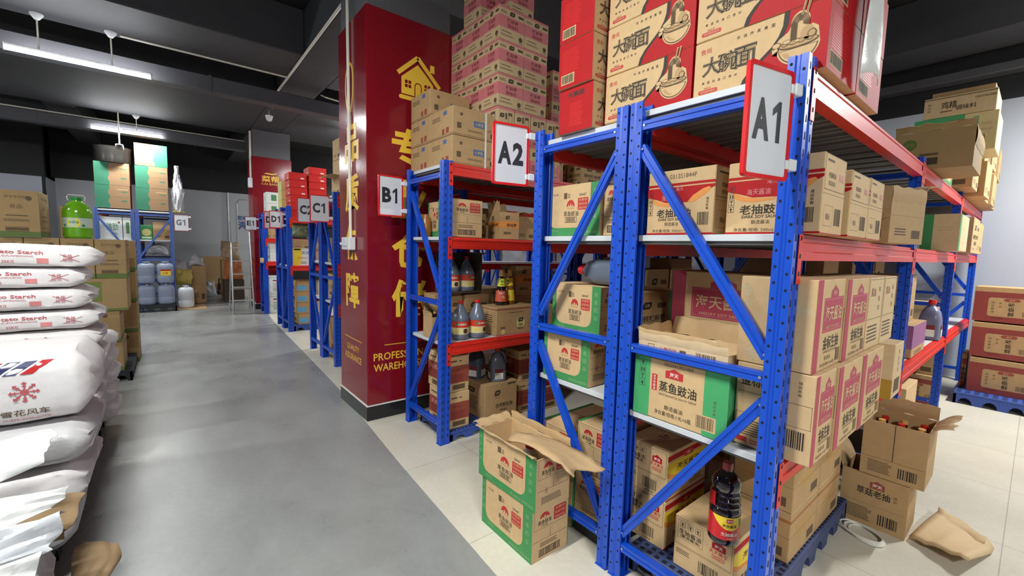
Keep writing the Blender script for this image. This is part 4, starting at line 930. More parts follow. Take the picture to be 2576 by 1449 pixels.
m.grid(lambda u,v: (1.78+0.13*u+0.01*sin(7*v)+0.03*v*(u-.5), 0.425-0.012*sin(5*u+4*v)-0.01*v, 2.62-0.62*v+0.03*sin(3*u)), 8, 14, mat('white_torn_film',(222,222,220),0.3,bump=0.3,bscale=20))
o = m.build('torn_film'); sm = o.modifiers.new('thick','SOLIDIFY'); sm.thickness = 0.002
tag(o,'white torn film strip hanging down the right side of the noodle cartons','wrapping')
# A1, middle shelf
G = 'dark soy cartons on the A1 middle shelf'
carton('darksoy',1.515,0.745,1.482,(0.235,0.272,0.244),'dark soy sauce carton left of the A1 sign, behind the diagonal brace',G)
carton('darksoy',1.541,0.430,1.482,(0.215,0.284,0.244),'dark soy sauce carton below the A1 sign at the corner post',G)
carton('darksoy',1.785,0.418,1.482,(0.235,0.28,0.222),'dark soy carton second along the right side of the A1 middle shelf',G,rz=0)
carton('darksoy',2.028,0.418,1.482,(0.212,0.28,0.226),'dark soy carton third along the right side of the A1 middle shelf',G,rz=0)
open_carton('brown open carton with drooping side flap beyond the dark soy cartons',2.52,0.44,1.483,(0.30,0.30,0.25),-14,KRAFT_D,d_plain,[('-x',0.16,165,True,0.2),('+x',0.12,60),('-y',0.12,172)])
carton('gside',4.40,0.385,1.483,(0.5,0.25,0.265),'kraft carton with a green stripe on the A1 middle shelf, second bay')
carton('leafp',5.39,0.39,1.483,(0.55,0.3,0.31),'kraft carton with black text on the A1 middle shelf, third bay')
carton('plaind',5.96,0.40,1.483,(0.55,0.3,0.30),'dusty brown carton at the end of the A1 middle shelf by the white wall')
# A1, lower shelf
carton('mint',1.499,0.640,0.749,(0.30,0.384,0.243),'bright green and kraft fish soy carton on the A1 lower shelf',None,rz=0)
open_carton('low open tray carton with torn flap on top of the bright green carton',1.500,0.652,0.994,(0.25,0.361,0.062),0,KRAFT_L,lambda F: (F['-x'].frame(0.12,0.2,0.2,0.85,INK2,0.002), F['-x'].text('小鹰买买',0.36,0.6,0.4,REDINK,2,0.0,0.2), F['-x'].rect(0.5,0.15,0.57,0.8,INK2), F['-x'].barcode(0.68,0.1,0.88,0.85,INK2,3,2,12)),[('-x',0.05,15,True,-0.2),('+x',0.075,8),('+y',0.05,-4)])
carton('lkk',1.805,0.70,0.749,(0.22,0.34,0.242),'kraft carton under the pink-fronted carton, behind the bright green one')
carton('goldf',1.80,0.665,0.994,(0.28,0.385,0.34),'pink and kraft golden soy carton behind the open tray')
G = 'golden soy cartons along the right side of the A1 lower shelf'
carton('gold',1.541,0.400,0.749,(0.200,0.236,0.292),'golden soy carton at the corner post, lower row, nearest',G,rz=0)
carton('gold',1.745,0.392,0.749,(0.290,0.232,0.292),'golden soy carton, lower row, second along the right side',G,rz=0)
carton('gold',2.04,0.390,0.749,(0.335,0.232,0.292),'golden soy carton, lower row, third along the right side',G,rz=0)
carton('yfoot',2.62,0.39,0.749,(0.2,0.2,0.262),'narrow kraft carton with a mustard foot at the end of the row')
carton('goldp',1.541,0.418,1.043,(0.29,0.226,0.296),'golden soy carton with torn tape patches, upper row at the corner post',G,rz=0)
carton('gold',1.835,0.412,1.043,(0.29,0.232,0.292),'golden soy carton, upper row, second along the right side',G,rz=0)
carton('oside',2.13,0.412,1.043,(0.25,0.232,0.29),'kraft carton with an orange-brown side, upper row',None,rz=0)
carton('oside',2.385,0.412,1.043,(0.24,0.232,0.29),'kraft carton right of the orange-sided one, end of upper row',None,rz=0)
# A1, bottom on the pallet
def pallet(label, x, y, X, Y, h=0.12, m=PALLETB, rz=0.0, arch=True, cat='pallet', hx=0.045):
    t = thing('pallet', label, cat, (x,y,0), rz)
    d = MB(); d.box((0,0,h-0.022),(X,Y,h),m,0.003)
    nx, ny = int(X/hx), int(Y/hx)
    if nx*ny < 900:
        for i in range(nx):
            for j in range(ny):
                a, b = X*(i+.22)/nx, Y*(j+.22)/ny; c, e = X*(i+.78)/nx, Y*(j+.78)/ny
                d.add([(a,b,h+.0005),(c,b,h+.0005),(c,e,h+.0005),(a,e,h+.0005)],[(0,1,2,3)],HOLE)
    d.build('deck', t)
    def side(L):
        n = max(2, int(L/0.16)); p = [(0,h-0.022)]; q = [(L,h-0.022),(L,0.0)]
        for i in range(n):
            c = L*(n-i-0.5)/n; r = L/n*0.3
            q += [(c+r*cos(radians(a)), min(h-0.04, 0.75*(h-.03)*sin(radians(a)))) for a in range(0,181,30)]
        return p+[(0.0,0.0)], q
    for nm, L, fn, ds in (('side_skirt',X,lambda u,v,dd:(u,dd,v),((0,0.02),(Y-0.02,Y))),('end_skirt',Y,lambda u,v,dd:(dd,u,v),((0,0.02),(X-0.02,X)))):
        p, q = side(L); poly = [(0,h-0.022),(0,0)]+list(reversed(q))[0:]
        poly = [(0,h-0.022),(0.0,0.0)]+[pt for pt in reversed(q[2:])]+[(L,0.0),(L,h-0.022)]
        for d0, d1 in ds:
            s = MB(); s.prism(poly, fn, d0, d1, m); s.build(nm, t)
    return t
pallet('blue-grey perforated plastic pallet under the A1 cartons',1.56,0.545,1.24,0.50,0.118,PALLETN,hx=0.035)
G = 'soy cartons with yellow side print under the A1 rack'
carton('sheng',1.60,0.622,0.12,(0.35,0.238,0.218),'soy carton under the dark bottle, on the pallet',G,rz=0)
carton('sheng',1.63,0.925,0.12,(0.34,0.215,0.218),'soy carton, lower of the two beside the bottle',G,rz=0)
carton('sheng',1.63,0.925,0.34,(0.34,0.215,0.218),'soy carton, upper of the two beside the bottle',G,rz=0)
for i in range(2):
    for j in range(2):
        carton('dull',1.98+0.35*i,0.56,0.12+0.22*j,(0.34,0.24,0.218),'soy carton on the pallet below the A1 beam, %s row, %s from the corner' % (('lower','upper')[j],('nearest','second','third')[i]),G,rz=0)
# A2
G = 'green-framed fish soy cartons'
carton('lkkb',1.505,1.279,0.771,(0.205,0.30,0.233),'green-framed carton, lower of two on the A2 lower shelf',G,rz=0.8)
carton('lkkb',1.55,1.262,1.006,(0.205,0.315,0.240),'green-framed carton under the lying grey jug, A2 lower shelf',G,rz=0)
carton('leafp',1.62,1.145,0.770,(0.3,0.115,0.215),'narrow kraft carton right of the green-framed pair, lower one',None,rz=0)
carton('leafp',1.64,1.145,0.988,(0.3,0.10,0.24),'narrow kraft carton right of the green-framed pair, upper one',None,rz=0)
carton('lkk',1.541,1.282,1.483,(0.205,0.36,0.247),'green-framed carton on the A2 middle shelf under the noodle cartons',G,rz=0)
carton('lkkr',1.56,1.152,1.483,(0.25,0.125,0.225),'small kraft carton beside the green-framed one, A2 middle shelf',None,rz=0)
carton('lkk',2.2,1.285,0.770,(0.22,0.36,0.21),'shaded green-framed carton deep on the A2 lower shelf, underneath',G,rz=0)
carton('lkk',2.2,1.285,0.982,(0.22,0.36,0.21),'shaded green-framed carton deep on the A2 lower shelf, on top',G,rz=0)
carton('lkkr',1.55,1.388,0.004,(0.42,0.245,0.245),'fish soy carton on the floor under the A2 rack, bottom left',G,rz=0)
carton('lkkr',1.55,1.388,0.250,(0.42,0.245,0.245),'fish soy carton on the floor under the A2 rack, top left',G,rz=0)
carton('lkkr',1.56,1.172,0.065,(0.4,0.21,0.245),'fish soy carton under the A2 rack, lower right by the double post',G,rz=0)
carton('lkkr',1.565,1.172,0.311,(0.4,0.21,0.258),'fish soy carton under the A2 rack, upper right by the double post',G,rz=0)
m = MB(); m.box((1.56,1.165,0.0),(2.0,1.375,0.063),PALLETK,0.004); tag(m.build('floor_board'),'dark board lifting a carton off the floor under the A2 rack','board')
# cartons on the floor in front
carton('lkk',1.218,1.318,0.0,(0.228,0.392,0.25),'green-framed carton on the tile floor at the aisle edge',G,rz=-0.6)
def flap_open(F): d_lkk_long(F['-x']); d_lkk_end(F['-y'],1)
open_carton('opened green-framed carton with torn lid, on top of the floor carton',1.218,1.302,0.251,(0.215,0.432,0.243),0.6,KRAFT,flap_open,[('-x',0.035,20,True,0.6),('+x',0.05,-12,True,0.1),('+y',0.07,35,True,0.8)])
# the long torn lid flap lying towards the rack
m = MB(); rr = random.Random(9)
nu, nv = 13, 9; TP = []
for j in range(nv):
    for i in range(nu):
        s, t_ = i/(nu-1), j/(nv-1)
        y = 1.52-0.40*s+0.02*sin(5*t_); x = 1.228+0.175*t_+0.025*s
        e = 0.012*noise1(6*s,5*t_,0,3)
        if j in (0,nv-1): x += 0.022*noise1(9*s,j,0,5)
        if i == nu-1: y += 0.03*noise1(3*t_,1,0,8)
        TP.append((x,y,0.502+0.028*sin(2.6*s)-0.03*s*s+0.012*sin(4*t_+2*s)+e))
fs = [(j*nu+i,j*nu+i+1,(j+1)*nu+i+1,(j+1)*nu+i) for j in range(nv-1) for i in range(nu-1)]
m.add(TP,fs,KRAFT_I,True); o = m.build('torn_lid'); sm = o.modifiers.new('thick','SOLIDIFY'); sm.thickness = 0.006; sm.offset = 0
lid = o
p0 = [q for q in S.objects if q.name.startswith('open_carton') and 'torn lid' in q.get('label','')][0]
lid.parent = p0; lid.matrix_parent_inverse = Matrix.LocRotScale(p0.location, p0.rotation_euler, None).inverted()

# ------------------------------------------------------------------ rack B
G = 'strapped kraft cartons on top of the B1 rack'
for i in range(2): carton('strapped',1.545,2.60,1.992+0.196*i,(0.345,0.322,0.193),'kraft carton with white strap, %s of the front pair beside the A2 sign' % ('lower','upper')[i],G,rz=0,part_fn=strap_part,part_name='strap')
for i in range(3): carton('strapped',1.545,2.927,1.992+0.196*i,(0.345,0.315,0.193),'kraft carton with white strap, %s of the back stack in front of the red pillar' % ('lowest','middle','topmost')[i],G,rz=0)
G = 'pink and kraft seasoning cartons on top of the B1 rack'
rows = [1.992,2.229,2.466,2.703,2.940]
nm = ['bottom','second','third','fourth','fifth']
for r, z in enumerate(rows):
    if r < 2:
        for i in range(4):
            carton('pinke',1.93+0.165*i,2.605,z,(0.158,0.238,0.234),'pink carton end-on in the %s row of the tower, %s from the left' % (nm[r],['first','second','third','fourth','fifth'][i]),G)
        if r == 1:
            for j in range(1): carton('pinke',1.93,2.85,z,(0.158,0.235,0.234),'pink carton in the second row, deeper behind the corner',G)
    else:
        for i in range(2): carton('pink',1.925+0.243*i,2.605,z,(0.24,0.19,0.234),'pink and kraft carton in the %s row of the tower, %s of the corner' % (nm[r],('left','right')[i]),G)
        for j in range(2): carton('pink',1.928,2.80+0.239*j,z,(0.19,0.234,0.234),'pink and kraft carton on the left side of the tower, %s row, %s' % (nm[r],('middle','deepest')[j]),G)
for r in range(4): carton('pinke',2.60,2.74,1.992+0.237*r,(0.165,0.235,0.234),'pink carton in the column right of the tower, %s from below' % ('first','second','third','topmost')[r],G)
carton('pink',2.06,2.66,3.178,(0.24,0.19,0.234),'pink carton on the tower top, right of the gap',G); carton('pink',1.93,2.86,3.178,(0.19,0.234,0.234),'pink carton on the tower top, left one',G)
carton('leafp',2.92,2.66,1.992,(0.3,0.18,0.225),'kraft carton beside the pink tower, under the A2 top shelf')
carton('leafp',2.79,2.86,2.246,(0.24,0.25,0.5),'tall kraft carton right of the pink tower')
carton('leafp',2.79,2.86,1.992,(0.24,0.3,0.25),'kraft carton holding up the tall one, right of the pink tower')
# B middle shelf
G = 'green-framed fish soy cartons'
carton('lkk',1.556,2.618,1.489,(0.262,0.19,0.268),'green-sided carton facing the aisle between racks, middle shelf of the B1 rack',G,rz=0)
carton('lkk',1.60,2.835,1.489,(0.25,0.21,0.265),'green-framed carton behind the B1 rack diagonal brace, middle shelf',G,rz=0)
open_carton('small open leaf-logo carton on the B1 middle shelf',1.985,2.625,1.489,(0.17,0.2,0.205),-10,KRAFT_D,d_leaf_orange,[('-x',0.09,4,True,0.0),('+y',0.09,10),('+x',0.11,75)])
carton('leafp',1.86,2.85,1.489,(0.16,0.2,0.2),'shaded leaf-logo carton behind the open one, B1 middle shelf')
carton('plaind',2.19,2.68,1.489,(0.22,0.2,0.19),'kraft carton right of the open leaf-logo carton, B1 middle shelf')
m = MB(); m.lathe([(0,0),(0.038,0),(0.042,0.03),(0.04,0.13),(0.025,0.15),(0.025,0.17),(0,0.17)],(1.55,2.99,1.4895),mat('amber_jar',(150,96,40),0.3),14); tag(m.build('jar'),'amber jar at the left end of the B1 middle shelf','jar')
# B lower shelf
carton('leafy',1.965,2.612,0.734,(0.40,0.22,0.222),'kraft carton with a yellow circle logo on the B1 lower shelf',None,rz=0)
carton('leafp',1.60,2.93,0.734,(0.25,0.18,0.31),'kraft carton supporting the open box of bottles, B1 lower shelf')
carton('leafp',1.86,2.90,0.734,(0.24,0.2,0.30),'kraft carton with leaf logo behind the two grey bottles')
carton('plaind',2.12,2.88,0.734,(0.34,0.22,0.27),'kraft carton behind the yellow-labelled bottles')
carton('leafo',2.36,2.87,1.008,(0.24,0.22,0.26),'orange-banded carton in the shade on the B1 lower shelf')
carton('plaind',2.375,2.62,0.734,(0.3,0.22,0.2),'kraft carton beyond the yellow circle one, B1 lower shelf')
open_carton('open-fronted carton sheltering two grey bottles on the B1 lower shelf',1.69,2.87,1.05,(0.31,0.22,0.32),0,DARKBOX,None,[('+x',0.05,80)],wallh={'-y':0.02,'-x':0.10})
open_carton('torn open carton full of dark bottles at the left of the B1 lower shelf',1.50,2.78,0.734,(0.165,0.142,0.16),0,KRAFT_D,None,[('-x',0.04,4,True,0.1),('+y',0.09,-14)])
# B bottom
pallet('blue lattice plastic pallet under the B1 rack',1.552,2.585,0.325,0.47,0.072,PALLETB,hx=0.03)
G = 'brick-banded kraft cartons under the B1 rack'
for i in range(2): carton('banded',1.56,2.625+0.01*i,0.074+0.274*i,(0.176,0.30,0.272),'brick-banded carton behind the B1 post, %s one' % ('lower','upper')[i],G,rz=1.0*i)
for i in range(2): carton('banded',2.30,2.72,0.002+0.274*i,(0.2,0.3,0.272),'brick-banded carton right of the big leaf-logo carton, %s one' % ('lower','upper')[i],G,rz=0)
for i in range(2): carton('banded',2.52,2.66,0.002+0.274*i,(0.2,0.3,0.272),'brick-banded carton furthest right under the B1 rack, %s one' % ('lower','upper')[i],G,rz=0)
carton('leafb',1.905,2.66,0.001,(0.328,0.33,0.33),'large leaf-logo soy carton on the floor under the B1 rack',None,rz=0)
carton('leafb',1.95,3.02,0.001,(0.3,0.1,0.3),'shaded carton deep behind the big leaf-logo carton')
# rack behind
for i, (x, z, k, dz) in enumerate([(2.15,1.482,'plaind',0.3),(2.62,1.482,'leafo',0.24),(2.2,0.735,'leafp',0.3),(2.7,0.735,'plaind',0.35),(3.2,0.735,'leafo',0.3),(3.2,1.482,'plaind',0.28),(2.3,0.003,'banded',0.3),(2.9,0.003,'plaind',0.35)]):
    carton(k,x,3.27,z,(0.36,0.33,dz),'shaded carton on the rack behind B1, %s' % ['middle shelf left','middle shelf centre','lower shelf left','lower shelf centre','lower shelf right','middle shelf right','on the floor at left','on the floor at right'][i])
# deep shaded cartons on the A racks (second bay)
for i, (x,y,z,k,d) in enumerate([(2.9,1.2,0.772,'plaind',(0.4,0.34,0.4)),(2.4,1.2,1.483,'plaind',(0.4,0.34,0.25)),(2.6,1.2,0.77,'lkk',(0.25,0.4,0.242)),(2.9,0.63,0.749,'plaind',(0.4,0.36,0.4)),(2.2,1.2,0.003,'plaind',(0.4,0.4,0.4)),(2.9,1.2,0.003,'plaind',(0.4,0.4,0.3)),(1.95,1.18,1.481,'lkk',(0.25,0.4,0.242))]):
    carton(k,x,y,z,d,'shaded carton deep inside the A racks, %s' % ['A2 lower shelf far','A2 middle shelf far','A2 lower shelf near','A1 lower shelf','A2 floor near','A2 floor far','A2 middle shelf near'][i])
# right end of A1: second and third bay
carton('purple',3.85,0.495,0.749,(0.5,0.3,0.22),'purple-fronted carton on the A1 lower shelf, second bay')
carton('plaind',3.92,0.56,0.972,(0.36,0.28,0.33),'dusty kraft carton standing on the purple-fronted one')
carton('plain',5.55,0.62,0.749,(0.3,0.3,0.26),'kraft carton beyond the second post, third bay lower shelf')
carton('plaind',5.9,0.62,0.749,(0.3,0.3,0.2),'low kraft carton near the end wall on the lower shelf')
carton('plaind',3.78,0.62,0.003,(0.5,0.4,0.3),'brown carton on the floor below the second bay, lower')
carton('plain',4.35,0.56,0.003,(0.45,0.4,0.42),'kraft carton on the floor below the second bay, beside the post')
carton('taste',5.75,0.55,0.003,(0.3,0.3,0.28),'red-printed carton on the floor below the third bay')
carton('plaind',5.8,0.56,0.285,(0.3,0.3,0.3),'brown carton stacked on the red-printed floor carton')
carton('dark',3.47,0.60,0.003,(0.28,0.3,0.3),'dark carton on the floor just behind the open bottle cartons')
# top of A1 far bays
def d_olive(F): f = F['-x']; f.disc(0.2,0.68,0.035,mat('moss_green_print',(92,112,52),0.7)); f.text('绿豆',0.2,0.68,0.1,KRAFT_O,2); f.rect(0.34,0.12,0.58,0.30,INK2); f.barcode(0.36,0.12,0.58,0.3,INK,3,2,9); f.rect(0.34,0.36,0.58,0.42,INK2)
open_carton('olive-brown carton with a loose flap on the A1 top shelf, second bay',3.72,0.305,1.976,(0.5,0.36,0.235),0,KRAFT_O,d_olive,[('-x',0.05,20,True),('+x',0.1,40),('-y',0.11,165)])
def d_gwide(F): f = F['-x']; f.rect(0.1,0.82,0.62,1.0,GREENINK2); f.rect(0,0,0.1,1,GREENINK2); f.rect(0.72,0,0.78,0.9,GREENINK2); f.rect(0.16,0.62,0.36,0.74,INK2); f.lines(0.82,0.5,0.95,0.8,2,TORN)
KINDS['gwide'] = (mat('pale_buff_board',(214,194,140),0.6),d_gwide)
def d_chick2(F): d_chicken({'-y':F['-x']})
KINDS['chick2'] = (KRAFT_L,d_chick2)
G = 'cartons piled high at the end of the A1 top shelf'
carton('plaind',5.02,0.40,2.003,(0.42,0.40,0.275),'kraft carton at the bottom of the end pile, top shelf',G,rz=0)
carton('gwide',5.0,0.30,2.286,(0.45,0.48,0.295),'pale buff carton with green bands in the end pile',G,rz=0)
carton('chick2',5.0,0.32,2.584,(0.45,0.41,0.165),'long kraft seasoning carton above the pale buff one',G,rz=0)
carton('plaind',5.1,0.34,2.752,(0.45,0.36,0.06),'flat kraft carton at the very top of the end pile',G,rz=0)
carton('lkkr',4.40,0.50,1.976,(0.45,0.33,0.26),'kraft carton with red logo behind the olive-brown one',None)
for i in range(4):
    for j in range(2):
        carton('plaind',5.49+0.42*i,0.36+0.02*((i+j) % 2),1.976+0.3*j,(0.40,0.38,0.298),'crushed brown carton right in the end pile, %s from the left, %s layer' % (('first','second','third','fourth')[i],('lower','upper')[j]),G,rz=jit.uniform(-1.2,1.2))
# ------------------------------------------------------------------ right aisle
pallet('blue plastic pallet under the red cartons by the end wall',6.08,-0.72,1.15,1.16,0.115,PALLETB,hx=0.06)
G = 'red soy cartons on the blue pallet'
for i in range(3):
    for j in range(2):
        carton('taste',6.26+0.01*i,-0.03-0.42*j+0.01*i,0.117+0.355*i,(0.36,0.40,0.34),'dull red carton in the pallet stack by the white wall, %s layer, %s' % (('bottom','middle','top')[i],('left','right')[j]),G)
carton('taste',6.40,0.395,0.117,(0.34,0.04,0.34),'dull red carton edge behind the pallet stack',G)
def d_mush2(F): d_mushroom({'-y':F['-x']})
def d_openb(F): f = F['-x']; f.rect(0.494,0.34,0.506,1,INK); f.rect(0.02,0.335,0.98,0.34,INK2); f.lines(0.12,0.08,0.5,0.3,8,INK2); f.barcode(0.6,0.08,0.88,0.26,INK,5,2,10)
open_carton('open kraft carton of brown bottles on top, right aisle',2.82,0.262,0.287,(0.27,0.25,0.29),0,KRAFT_D,d_openb,[('-y',0.10,40,True,0.3),('+y',0.08,10,True),('+x',0.07,-10)])
open_carton('kraft mushroom soy carton on the floor below the open bottle carton',2.83,0.312,0.0,(0.25,0.272,0.282),0,KRAFT_D,d_mush2,[('+y',0.1,20)])

# dusty cartons filling the depth of the racks, seen through the gaps
DEEP = []
for rk, y, zs in (('A1',0.60,(0.749,1.483)),('A2',1.22,(0.772,1.483))):
    for bay in (1,2):
        for k in range(3 if rk == 'A2' else 0): DEEP += [(XF+1.92*bay+0.2+0.5*k,y,z,rk,bay,k) for z in zs]
for k in range(3): DEEP += [(3.55+0.5*k,2.68,z,'B1',1,k) for z in (0.735,1.49)]
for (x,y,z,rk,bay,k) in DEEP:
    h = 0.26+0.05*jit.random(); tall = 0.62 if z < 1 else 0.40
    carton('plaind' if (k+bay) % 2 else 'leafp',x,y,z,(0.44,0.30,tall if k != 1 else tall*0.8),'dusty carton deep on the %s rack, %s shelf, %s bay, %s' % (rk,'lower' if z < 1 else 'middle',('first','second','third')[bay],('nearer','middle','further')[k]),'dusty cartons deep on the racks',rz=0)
# ------------------------------------------------------------------ bottles and jugs
def lab(mb, c, r, z0, z1, a0, a1, m, off=0.0008, n=10):
    """curved label patch; angles in degrees"""
    vs = []
    for k in range(n+1):
        a = radians(a0+(a1-a0)*k/n)
        for z in (z0,z1): vs.append((c[0]+(r+off)*cos(a), c[1]+(r+off)*sin(a), c[2]+z))
    mb.add(vs,[(2*k,2*k+2,2*k+3,2*k+1) for k in range(n)],m,True)
def wrap_text(mb, c, r, t, z, h, amid, m, bold=0.01, off=0.0016, w=None):
    vs, fs, asp = text_polys(t, bold)
    k = h if w is None else w/asp
    out = [(c[0]+(r+off)*cos(radians(amid)+x*k/r), c[1]+(r+off)*sin(radians(amid)+x*k/r), c[2]+z+y*h) for x, y in vs]
    mb.add(out, fs, m)
def wrap_disc(mb, c, r, z, rad, amid, m, off=0.0016, n=14, ry=None):
    ry = ry or rad
    mb.add([(c[0]+(r+off)*cos(radians(amid)+rad*cos(2*pi*k/n)/r), c[1]+(r+off)*sin(radians(amid)+rad*cos(2*pi*k/n)/r), c[2]+z+ry*sin(2*pi*k/n)) for k in range(n)],[tuple(range(n))],m)
ZV = (0,0,0)
def grey_bottle(label, x, y, z, face=225, turn=0, group=None):
    t = thing('sauce_bottle', label, 'bottle', (x,y,z), 0, group); r = 0.066
    m = MB(); m.lathe([(0,0.004),(0.05,0.0),(0.062,0.006),(r,0.02),(r,0.04),(r-.002,0.045),(r-.002,0.135),(r,0.14),(r-.001,0.155),(0.056,0.185),(0.038,0.222),(0.022,0.252),(0.017,0.262),(0.017,0.268)],ZV,SAUCE,24); m.build('bottle_body', t)
    m = MB(); lab(m,ZV,r,0.042,0.092,face-100+turn,face+100+turn,mat('cream_label',(218,206,150),0.5)); lab(m,ZV,r,0.092,0.138,face-100+turn,face+100+turn,mat('red_orange_label',(206,62,40),0.45))
    wrap_disc(m,ZV,r,0.068,0.024,face+30+turn,WHITEINK); wrap_disc(m,ZV,r,0.067,0.019,face+30+turn,mat('dish_brown',(86,44,28),0.6,var=0.3,scale=300),0.002)
    wrap_text(m,ZV,r,'红烧酱油',0.117,0.016,face+turn+8,WHITEINK); wrap_disc(m,ZV,r,0.117,0.010,face-28+turn,GREENINK); wrap_disc(m,ZV,r,0.07,0.016,face-34+turn,YELLOW,ry=0.008)
    m.build('label', t)
    m = MB(); m.lathe([(0.0,0.288),(0.017,0.288),(0.0185,0.284),(0.0185,0.264),(0,0.264)],ZV,CAPRED,18); m.build('cap', t)
    return t
G = None
grey_bottle('grey-brown sauce bottle with red cap, left of the pair at the shelf edge',1.683,2.685,0.734,face=245)
grey_bottle('grey-brown sauce bottle with red cap, right of the pair at the shelf edge',1.825,2.672,0.734,face=245,turn=20)
grey_bottle('grey sauce bottle inside the open-fronted carton, left one',1.768,2.962,1.056,face=245)
grey_bottle('grey sauce bottle inside the open-fronted carton, right one',1.91,2.962,1.056,face=245,turn=50)
def cone_bottle(label, x, y, z, body, lab1, lab2, turn=0):
    t = thing('seasoning_bottle', label, 'bottle', (x,y,z)); f = 240+turn
    prof = [(0,0.003),(0.046,0.0),(0.05,0.006),(0.05,0.022),(0.041,0.12),(0.037,0.128),(0.037,0.142),(0.034,0.15),(0.026,0.222),(0.022,0.232)]
    m = MB(); m.lathe(prof,ZV,body,22); m.build('bottle_body', t)
    m = MB()
    def band(z0,z1,r0,r1,mm,off=0.0008):
        vs = []
        for k in range(25):
            a = radians(f-125+250*k/24); vs += [((r0+off)*cos(a),(r0+off)*sin(a),z0),((r1+off)*cos(a),(r1+off)*sin(a),z1)]
        m.add(vs,[(2*k,2*k+2,2*k+3,2*k+1) for k in range(24)],mm,True)
    band(0.03,0.118,0.0492,0.0412,lab1); band(0.152,0.215,0.0338,0.0270,lab2)
    wrap_disc(m,ZV,0.0455,0.055,0.021,f+8,mat('noodle_tan',(214,170,110),0.6,var=0.2,scale=200),0.0022); wrap_text(m,ZV,0.042,'鲜香汁',0.098,0.014,f,WHITEINK,0.01,0.003); wrap_disc(m,ZV,0.030,0.192,0.011,f,GREENINK,0.0022,ry=0.008); wrap_text(m,ZV,0.0315,'美味',0.168,0.01,f,INK,0.01,0.0022)
    m.build('label', t)
    m = MB(); m.lathe([(0.0,0.284),(0.0155,0.284),(0.017,0.28),(0.022,0.232),(0,0.23)],ZV,CAPTAN,18); m.build('cap', t)
cone_bottle('cone-shaped seasoning bottle with tan cap and red-and-cream label',2.105,2.742,0.9575,SAUCED,mat('red_cream_label',(206,92,66),0.5),mat('lime_label',(206,210,60),0.5))
cone_bottle('cone-shaped seasoning bottle with tan cap and yellow label',2.215,2.775,0.9575,mat('amber_sauce',(130,84,30),0.2),YELLOW,YELLOW,turn=-30)
def jug(label, x, y, z, rz=0, lay=None, body=SAUCE, capm=CAPRED, s=1.0, group=None, white=True, cat='jug'):
    """squarish jug with an integral handle"""
    t = thing('sauce_jug', label, cat, (x,y,z), rz, group)
    if lay: t.rotation_euler = lay
    a, b = 0.068*s, 0.060*s; H = 0.26*s
    prof = [(0.93,0.0),(1.0,0.012),(1.0,0.40),(0.985,0.43),(0.985,0.50),(0.94,0.60),(0.80,0.74),(0.55,0.85),(0.30,0.90),(0.27,0.93),(0.27,0.96)]
    m = MB(); n = 28
    def sec(k, zf):
        o = []
        for i in range(n):
            th = 2*pi*i/n; e = 0.55 if k > 0.6 else 0.9
            cx, sy = cos(th), sin(th); px = a*k*math.copysign(abs(cx)**e,cx); py = b*k*math.copysign(abs(sy)**e,sy)
            if 0.50 < zf < 0.9 and cx > 0: px *= 1-0.25*cx
            o.append((px,py,zf*H))
        return o
    rings = [sec(k,zf) for k, zf in prof]; vs = [q for r_ in rings for q in r_]; fs = [(j*n+i,j*n+(i+1) % n,(j+1)*n+(i+1) % n,(j+1)*n+i) for j in range(len(prof)-1) for i in range(n)]
    fs.append(tuple(reversed(range(n)))); m.add(vs,fs,body,True); m.build('jug_body', t)
    m = MB(); m.tube([(a*0.92,0,0.48*H),(a*1.02,0,0.60*H),(a*0.9,0,0.76*H),(a*0.5,0,0.90*H),(a*0.2,0,0.93*H)],0.010*s,body,10); m.build('handle', t)
    m = MB(); m.lathe([(0,0.94*H),(0.021*s,0.94*H),(0.021*s,1.04*H),(0.019*s,1.06*H),(0,1.06*H)],ZV,capm,18); m.build('cap', t)
    if white:
        m = MB(); m.box((-a*1.01-0.0005,-b*0.55,0.09*H),(-a*1.0,b*0.55,0.28*H),WHITEINK); m.box((-a*1.012-0.0005,-b*0.55,0.28*H),(-a*1.0,b*0.55,0.40*H),MAROON)
        m.box((-a*0.5,-b*1.01-0.0005,0.09*H),(a*0.5,-b*1.0,0.28*H),WHITEINK); m.box((-a*0.5,-b*1.012-0.0005,0.28*H),(a*0.5,-b*1.0,0.40*H),MAROON)
        for i in range(4): m.box((-a*0.4,-b*1.014-0.0006,(0.11+0.04*i)*H),(a*0.3,-b*1.012,(0.125+0.04*i)*H),INK2)
        m.build('label', t)
    return t
jug('grey sauce jug with handle on the big leaf-logo carton, front one',2.085,2.745,0.332,radians(-20),s=1.0)
jug('dark sauce jug behind the grey one on the big leaf-logo carton',1.985,2.90,0.332,radians(30),body=mat('shaded_sauce_plastic',(70,78,92),0.25),s=1.05)
jug('grey jug with red cap lying on the green-framed carton, A2 lower shelf',1.655,1.20,1.313,0,lay=(radians(-90),0,radians(0)),white=False,s=1.05)
jug('purple-labelled sauce jug with red cap on the A1 lower shelf, second bay',5.0,0.545,0.749,0,body=mat('lilac_grey_plastic',(112,112,140),0.3),s=1.2)
# white card tucked between the cartons on A2
m = MB(); m.box((1.57,1.147,1.035),(1.574,1.20,1.145),PAPER); f = Face(m,(1.57,1.20,1.035),(0,-1,0),(0,0,1),0.053,0.11); f.text('小心',0.5,0.7,0.12,INK,2); f.lines(0.2,0.2,0.8,0.4,2,GREYPL); tag(m.build('paper_card'),'small white card beside the double post on the A2 lower shelf','card')
